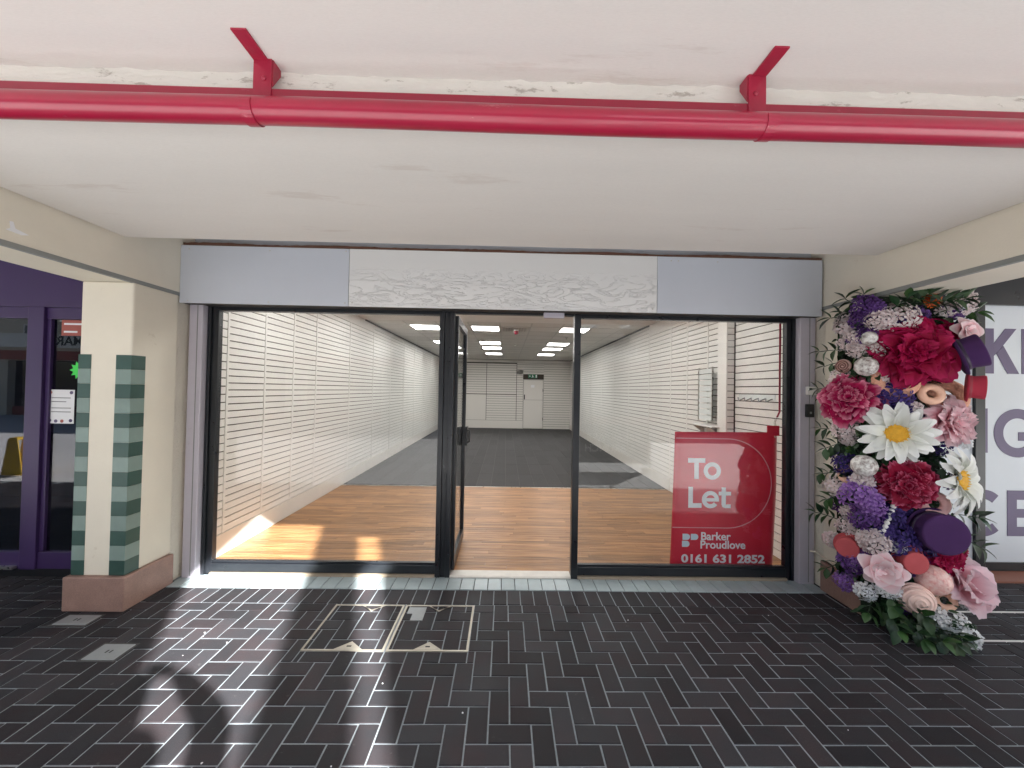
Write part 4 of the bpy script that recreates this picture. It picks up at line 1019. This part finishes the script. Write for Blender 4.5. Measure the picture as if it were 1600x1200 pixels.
def sprig(p0, d, n, L_, ll):
    """a stem with paired leaves"""
    d = Vector(d).normalized(); side = d.cross(Vector((-.7, -.7, .1))).normalized(); pts = []
    for i in range(n+1):
        t_ = i/n; p = Vector(p0)+d*L_*t_+Vector((0, 0, -.12*L_*t_*t_)); pts.append(p)
        if i > 0:
            for s in (-1, 1): leaf(p, d*.6+side*s*.9+Vector((rf.uniform(-.3, .3), rf.uniform(-.5, .1), rf.uniform(-.2, .2))), ll*rf.uniform(.95, 1.3), roll=rf.uniform(-.5, .5))
    leaf(pts[-1], d, ll)
    build('stem', MB().tube(pts, .003, 5), LEAF[0], fd)
# backing mat round the column
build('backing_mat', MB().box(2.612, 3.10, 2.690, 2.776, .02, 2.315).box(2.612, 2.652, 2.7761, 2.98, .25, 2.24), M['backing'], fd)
D = (-.62, -.72, .05)
def nrm_for(x, y, side):
    if side == 'S': return Vector((-1, -.35-.9*max(0, (2.86-y)/.24), .05))
    return Vector((-.75+.85*min(1, max(0, (x-2.6)/.6)), -1, .05))
def P3(x, y, z, side, off):
    n = nrm_for(x, y, side).normalized(); return Vector((x, y, z))+n*off
FL = (
('peony_magenta',2.790,2.620,1.905,'F',0.54,.0,'largest magenta peony high on the column below the white hydrangeas'),
('peony_magenta',3.060,2.640,2.055,'F',0.25,-.03,'half hidden magenta peony behind the purple hat'),
('peony_rose',2.560,2.786,1.570,'S',0.41,.02,'pink edged magenta peony nearest the window post'),
('peony_crimson',2.756,2.620,1.005,'F',0.37,.0,'crimson peony under the big daisy'),
('peony_magenta',3.030,2.640,0.490,'F',0.28,.0,'low magenta peony under the flat purple hat'),
('peony_magenta2',3.150,2.640,0.545,'F',0.18,-.02,'small magenta bloom at the low outer edge'),
('peony_pink',3.000,2.590,1.425,'F',0.36,.0,'large pale pink ruffled peony beside the big daisy'),
('rose_pink',2.611,2.620,0.425,'F',0.25,.01,'blush rose low down between the coral hats'),
('rose_pink',3.130,2.600,2.055,'F',0.19,.0,'small blush rose at the outer edge over the purple hat'),
('tissue_pink',3.140,2.600,0.310,'F',0.33,-.02,'big pale pink tissue bloom at the bottom outer edge'),
('daisy',2.686,2.620,1.350,'F',0.44,.05,'biggest white daisy facing forward with a golden eye'),
('daisy2',3.060,2.560,1.050,'F',0.46,.0,'white daisy turned away from the window on the outer edge'),
('tophat_purple',3.000,2.520,1.880,'F',0.28,.02,'purple felt top hat tilted outward near the top'),
('tophat_red',3.060,2.530,1.675,'F',0.20,.03,'small red felt hat under the tilted purple hat'),
('tophat_purple2',2.925,2.610,0.700,'F',0.30,.03,'wide flat purple hat seen from its crown'),
('tophat_coral',2.555,2.797,0.505,'S',0.186,.02,'small coral hat on the window side'),
('tophat_coral',2.779,2.620,0.495,'F',0.196,.02,'small coral hat beside the blush rose'),
('donut_pink',2.954,2.620,0.871,'F',0.175,.03,'pink iced doughnut over the flat purple hat'),
('donut_peach',2.897,2.600,1.623,'F',0.148,.05,'small peach doughnut under the largest peony'),
('donut_peach',2.988,2.590,0.235,'F',0.135,.03,'peach doughnut near the ground'),
('donut_wafer',2.700,2.620,1.722,'F',0.27,.0,'peach sponge ring tucked under the largest peony'),
('donut_wafer',3.063,2.620,1.609,'F',0.25,.0,'peach sponge ring under the small red hat'),
('ball_white',2.555,2.679,1.811,'S',0.135,.03,'white crackled bauble over the pink edged peony'),
('ball_white',2.555,2.691,1.112,'S',0.150,.03,'white crackled bauble beside the crimson peony'),
('ball_white',2.560,2.663,2.009,'S',0.095,.02,'small white bauble beside the largest peony'),
('ball_pink',2.914,2.600,0.370,'F',0.19,.04,'blush crackled bauble under the low magenta peony'),
('ball_swirl',2.793,2.590,0.248,'F',0.19,.04,'blush bauble coiled with icing near the ground'),
('lollipop',2.550,2.846,1.824,'S',0.104,.02,'brown and blush swirl lollipop on the window edge'),
('donut_peach',2.570,2.828,1.023,'S',0.150,.0,'peach doughnut half hidden on the window side'),
('cl_white',2.731,2.620,2.130,'F',0.23,.0,''),('cl_white',2.595,2.620,2.145,'F',0.15,.0,''),('cl_white',2.550,2.834,2.136,'S',0.17,.0,''),('cl_white',2.550,2.754,2.029,'S',0.11,.01,''),
('cl_white',3.180,2.640,2.270,'F',0.19,.0,''),('cl_white',3.090,2.640,2.205,'F',0.13,.0,''),('cl_white',2.550,2.873,1.728,'S',0.16,.0,''),('cl_white',2.550,2.729,1.944,'S',0.13,.0,''),
('cl_white',2.550,2.830,1.380,'S',0.19,.0,''),('cl_white',2.550,2.816,1.298,'S',0.11,.0,''),('cl_white',2.550,2.911,0.908,'S',0.16,.0,''),('cl_white',2.550,2.700,0.995,'S',0.13,.0,''),
('cl_white',2.550,2.800,0.736,'S',0.11,.0,''),('cl_white',2.550,2.813,0.638,'S',0.13,.0,''),('cl_white',2.560,2.627,0.604,'S',0.17,.0,''),('cl_white',2.550,2.957,0.488,'S',0.11,.0,''),
('cl_cool',2.712,2.620,0.583,'F',0.087,.04,''),('cl_cool',2.645,2.610,0.285,'F',0.12,.01,''),('cl_cool',2.550,2.673,0.235,'S',0.12,.0,''),
('cl_cool',2.985,2.520,0.085,'F',0.20,.0,''),('cl_cool',2.875,2.520,0.135,'F',0.15,.0,''),('cl_cool',3.020,2.460,0.045,'F',0.13,.0,''),('cl_cool',3.220,2.620,0.198,'F',0.10,-.02,''),
('cl_cool',3.20,2.630,1.300,'F',0.087,.0,''),('cl_white',2.800,2.620,1.515,'F',0.12,.02,''),('cl_white',3.160,2.640,1.522,'F',0.13,.0,''),
('cl_violet',2.550,2.668,2.233,'S',0.16,.0,''),('cl_violet',2.550,2.722,2.152,'S',0.12,.0,''),('cl_violet',2.570,2.620,2.227,'F',0.087,.0,''),('cl_violet',2.550,2.767,2.007,'S',0.09,.0,''),
('cl_blue',2.687,2.620,1.601,'F',0.20,.0,''),('cl_blue',2.732,2.620,1.525,'F',0.12,.01,''),('cl_blue',2.550,2.834,1.094,'S',0.16,.0,''),
('cl_lilac',2.550,2.724,0.897,'S',0.22,.02,''),('cl_lilac',2.560,2.639,0.854,'S',0.15,.02,''),('cl_violet',2.550,2.675,0.754,'S',0.17,.01,''),
('cl_blue',2.711,2.620,0.631,'F',0.22,.01,''),('cl_blue',2.644,2.620,0.663,'F',0.13,.01,''),('cl_blue',2.891,2.620,0.575,'F',0.15,.0,''),
('cl_violet',2.550,2.760,0.403,'S',0.18,.01,''),('cl_lilac',2.550,2.735,0.425,'S',0.11,.03,''),('cl_lilac',2.550,2.843,0.224,'S',0.12,.0,''),('cl_violet',2.769,2.590,0.155,'F',0.13,-.01,''),
('cl_blue',2.666,2.620,0.784,'F',0.16,-.01,''),('cl_violet',3.094,2.620,0.701,'F',0.13,-.02,''),('cl_red',2.980,2.640,2.285,'F',0.079,.01,''))
FL += tuple((rf.choice(('cl_white', 'cl_white', 'cl_white', 'cl_violet', 'cl_blue', 'cl_lilac')), rf.uniform(2.62, 3.12), 2.635, rf.uniform(.25, 2.2), 'F', rf.uniform(.09, .14), -.005, '') for k in range(34))
FL += tuple((rf.choice(('cl_white', 'cl_white', 'cl_violet')), 2.56, rf.uniform(2.66, 2.92), rf.uniform(.35, 2.15), 'S', rf.uniform(.08, .12), -.005, '') for k in range(20))
for (k, x, y, z, side, dia, off, lab) in FL:
    p = P3(x, y, z, side, off); n = nrm_for(x, y, side); lab = lab or None
    if k[:5] in ('peony', 'daisy'): dia *= .93
    if k == 'peony_magenta': peony(p, n+Vector((0, 0, .1)), dia, 'magenta', label=lab)
    elif k == 'peony_magenta2': peony(p, n, dia, 'magenta', rings=((5, 60, .5, 0), (4, 35, .42, 0), (3, 12, .3, 0)), label=lab)
    elif k == 'peony_rose': peony(p, n+Vector((.1, 0, .25)), dia, 'rosepink', label=lab)
    elif k == 'peony_crimson': peony(p, n, dia, 'crimson', label=lab)
    elif k == 'peony_pink': peony(p, n+Vector((.2, 0, .1)), dia, 'pink', rings=((11, 72, .52, 0), (10, 52, .46, 0), (8, 34, .38, 0), (6, 16, .3, 0)), label=lab)
    elif k == 'rose_pink': rose(p, n, dia, label=lab)
    elif k == 'tissue_pink': peony(p, n+Vector((.15, 0, .45)), dia, 'tissue', rings=((5, 70, .62, 0), (4, 48, .55, 0), (3, 22, .45, 0)), name='tissue_bloom', label=lab)
    elif k == 'daisy': daisy(p, n, dia, lab)
    elif k == 'daisy2': daisy(p, (.35, -1, .12), dia, lab)
    elif k == 'tophat_purple': tophat(p, (.75, -.75, .35), dia, 'tophat_purple', lab, 1.0)
    elif k == 'tophat_red': tophat(p, (.7, -.75, -.05), dia, 'tophat_red', lab, 1.0)
    elif k == 'tophat_purple2': tophat(p, (-.25, -.9, .05), dia, 'tophat_purple', lab, 1.12)
    elif k == 'tophat_coral': tophat(p, n+Vector((.25, 0, -.05)), dia, 'tophat_coral', lab, .95)
    elif k.startswith('donut'): donut(p, n+Vector((rf.uniform(-.3, .3), 0, rf.uniform(-.2, .4))), dia, k, lab)
    elif k.startswith('ball') or k == 'lollipop': ball(p, n, dia, k, lab)
    else: cluster(p, n, dia, k, lab)
# string of white beads
bs = node_empty('bead_string', (2.62, 2.60, .75), (0, 0, 1)); bs.rotation_quaternion = Quaternion()
bme = sphere(.016, 12, 8).mesh('bead', True); bme.materials.append(M['white'])
for k in range(10):
    t_ = k/9; o = link('bead', bme, None, bs, Vector((-.035+.085*t_, -.012*t_, -.12+.25*t_)))
# leaves: singles on the outline, a filler mass behind the blooms
for (p, d, n, L_, ll) in (
    ((2.58, 2.74, 2.22), (-.35, .25, .55), 3, .15, .085), ((2.56, 2.80, 2.20), (-.5, .5, .05), 2, .12, .09), ((2.57, 2.70, 2.26), (-.1, .1, 1), 2, .08, .075),
    ((2.55, 2.86, 1.95), (-.55, .5, .05), 3, .14, .075), ((2.55, 2.88, 1.86), (-.5, .6, -.15), 2, .10, .07), ((2.55, 2.90, 1.66), (-.4, .7, .05), 3, .13, .07), ((2.55, 2.92, 1.63), (-.3, .8, -.25), 2, .10, .06),
    ((2.55, 2.88, 1.34), (-.45, .6, .1), 3, .12, .07), ((2.55, 2.86, 1.25), (-.5, .5, -.3), 3, .11, .075), ((2.55, 2.88, 1.02), (-.4, .6, -.1), 3, .11, .07), ((2.55, 2.86, .86), (-.5, .5, -.35), 3, .10, .07),
    ((2.55, 2.88, .66), (-.45, .7, .2), 4, .16, .075), ((2.55, 2.84, .36), (-.5, .3, -.3), 3, .12, .07), ((2.60, 2.66, .22), (-.5, -.3, -.35), 3, .14, .08),
    ((2.66, 2.60, 2.20), (.1, -.6, .5), 3, .12, .075), ((2.80, 2.62, 2.24), (.1, -.5, .3), 4, .13, .08), ((2.90, 2.62, 2.25), (.3, -.5, .1), 4, .14, .08), ((3.02, 2.64, 2.24), (.5, -.4, .25), 4, .14, .085), ((3.15, 2.66, 2.20), (.8, -.3, .1), 4, .13, .09), ((3.12, 2.66, 2.12), (.7, -.4, -.2), 3, .10, .08),
    ((3.10, 2.62, .80), (.7, -.4, .05), 4, .13, .085), ((3.12, 2.62, .66), (.6, -.5, -.3), 3, .13, .085), ((2.98, 2.60, 1.15), (.1, -.6, -.6), 2, .08, .07),
    ((2.62, 2.60, .16), (-.3, -.8, -.25), 4, .16, .08), ((2.70, 2.58, .15), (-.1, -.9, -.3), 4, .18, .085), ((2.78, 2.57, .12), (.05, -.9, -.2), 4, .17, .08), ((2.85, 2.55, .11), (.12, -.9, -.2), 4, .16, .08), ((2.90, 2.53, .10), (.25, -.9, -.15), 3, .12, .075), ((2.74, 2.56, .20), (-.2, -.8, .1), 3, .13, .08), ((2.66, 2.60, .24), (-.4, -.6, .0), 3, .12, .08)):
    sprig(p, d, n, L_, ll)
for k in range(40):      # lime accents and loose leaves between blooms
    side = rf.random() < .35
    if side: p = (2.56, rf.uniform(2.64, 2.92), rf.uniform(.3, 2.2)); n = Vector((-1, -.3, 0))
    else: p = (rf.uniform(2.62, 3.14), 2.63, rf.uniform(.1, 2.22)); n = Vector((0, -1, 0))
    leaf(p, n*.6+Vector((rf.uniform(-1, 1), rf.uniform(-.3, .3), rf.uniform(-1, 1))), rf.uniform(.06, .10), k=rf.choice((2, 3, 4, 5)), roll=rf.uniform(-.6, .6))
fm = MB()
for k in range(1500):
    r_ = rf.random()
    if r_ < .33: p = Vector((2.585+rf.uniform(-.03, .03), rf.uniform(2.66, 2.93), rf.uniform(.22, 2.26))); n = Vector((-1, -.3, 0))
    elif r_ < .80: p = Vector((rf.uniform(2.6, 3.13), 2.675+rf.uniform(-.04, .02), rf.uniform(.03, 2.29))); n = Vector((0, -1, 0))
    else:
        p = Vector((rf.uniform(2.62, 3.06), 0, 0)); dpt = rf.uniform(0, 1); p.y = 2.66-.21*dpt*min(1, (p.x-2.5)/.4); p.z = rf.uniform(.015, .30*(1-dpt*.7)+.04); n = Vector((-.2, -.8, .5))
    d = (n*rf.uniform(.3, .9)+Vector((rf.uniform(-1, 1), rf.uniform(-.4, .4), rf.uniform(-.8, .8)))).normalized()
    leaf_pts(fm, d.to_track_quat('Y', 'Z') @ Quaternion((0, 1, 0), rf.uniform(-.8, .8)), p, rf.uniform(.045, .085), rf.uniform(.022, .04), .25, .3)
stuff(build('leaf_filler', fm, LEAF[0], fd, smooth=True))

# ------------------------------------------------------------------ the photographer, whose shadow falls on the paving
def skinned(name, verts, edges, mat, parent=None, sub=2, rootv=0):
    me = bpy.data.meshes.new(name); me.from_pydata([v[:3] for v in verts], edges, []); me.update()
    o = link(name, me, mat, parent)
    sk = o.modifiers.new('skin', 'SKIN'); sk.use_smooth_shade = True; sk.branch_smoothing = .6
    lay = me.skin_vertices[0].data if me.skin_vertices else None
    for i, v in enumerate(verts):
        lay[i].radius = (v[3], v[4] if len(v) > 4 else v[3]); lay[i].use_root = (i == rootv)
    ss = o.modifiers.new('smooth', 'SUBSURF'); ss.levels = sub; ss.render_levels = sub
    return o
def bake(o):
    dg = bpy.context.evaluated_depsgraph_get(); me = bpy.data.meshes.new_from_object(o.evaluated_get(dg)); o.modifiers.clear(); old = o.data; o.data = me; bpy.data.meshes.remove(old); me.name = o.name; return o
cx, cy = .41, -.62
bv = [(cx, cy, .96, .15, .11), (cx, cy, 1.12, .145, .10), (cx, cy, 1.28, .165, .11), (cx, cy+.01, 1.42, .12, .085), (cx, cy+.02, 1.50, .058, .058), (cx, cy+.03, 1.58, .07, .08), (cx, cy+.035, 1.67, .085, .10), (cx, cy+.03, 1.745, .06, .075)]
be = [(i, i+1) for i in range(7)]
def limb(start, pts):
    p = start
    for q in pts: bv.append(q); be.append((p, len(bv)-1)); p = len(bv)-1
    return p
limb(3, [(cx+.18, cy+.0, 1.42, .080), (.57, -.44, 1.50, .082), (.51, -.27, 1.575, .080), (.35, -.17, 1.615, .066), (.21, -.088, 1.648, .045), (.18, -.08, 1.66, .05, .025)])
limb(3, [(cx-.18, cy+.0, 1.42, .080), (.15, -.46, 1.46, .080), (.07, -.31, 1.50, .078), (.035, -.18, 1.575, .062), (.01, -.088, 1.64, .042), (.02, -.08, 1.66, .045, .025)])
for s in (-1, 1): limb(0, [(cx+s*.10, cy, .88, .095), (cx+s*.11, cy+.01, .52, .065), (cx+s*.12, cy-.01, .10, .042), (cx+s*.13, cy+.04, .045, .042, .035), (cx+s*.14, cy+.16, .03, .035, .025)])
bodyo = skinned('person', bv, be, M['coat']); bake(bodyo)
tag(bodyo, 'person in a dark coat holding up a phone, whose shadow falls on the pavers', 'person')
hd = MB()
def face(u, v):
    a = 2*math.pi*u; b = math.pi*(v-.5); x = .078*math.cos(b)*math.cos(a); y = .095*math.cos(b)*math.sin(a); z = .115*math.sin(b)
    if math.sin(a) > .9 and abs(b) < .22: y += .018*(1-abs(b)/.22)
    return (cx+x, cy+.045+y, 1.645+z)
build('face', hd.grid(face, 28, 18), M['skin'], bodyo, smooth=True)
def hair(u, v):
    a = 2*math.pi*u; b = math.pi*(.02+.48*v); k = 1.0
    return (cx+.088*math.cos(b)*math.cos(a), cy+.028+.104*math.cos(b)*math.sin(a), 1.655+.12*math.sin(b))
build('hair', MB().grid(hair, 24, 10), M['hair'], bodyo, smooth=True)
for (hx, s) in ((.185, -1), (.015, 1)):
    vv = [(hx, -.082, 1.645, .024, .014), (hx+s*.022, -.078, 1.665, .022, .012)]; ee = [(0, 1)]
    for i in range(4):
        z0 = 1.69-.018*i; L_ = (.055, .065, .068, .058)[i]
        b = len(vv); vv += [(hx+s*.03, -.066, z0-.01, .009), (hx+s*(.03+L_*.5), -.058, z0, .0085), (hx+s*(.03+L_), -.070, z0+.002, .0075)]; ee += [(1, b), (b, b+1), (b+1, b+2)]
    b = len(vv); vv += [(hx+s*.012, -.10, 1.65, .010), (hx+s*.035, -.106, 1.668, .009)]; ee += [(0, b), (b, b+1)]
    h = skinned('hand', vv, ee, M['skin'], bodyo, 1); h.location = -Vector(bodyo.location); bake(h)
ph_ = tag(build('phone', box(.03, .17, -.088, -.080, 1.648, 1.722), M['keypad'], None, bev=.003), "black phone held up between the photographer's hands", 'phone')
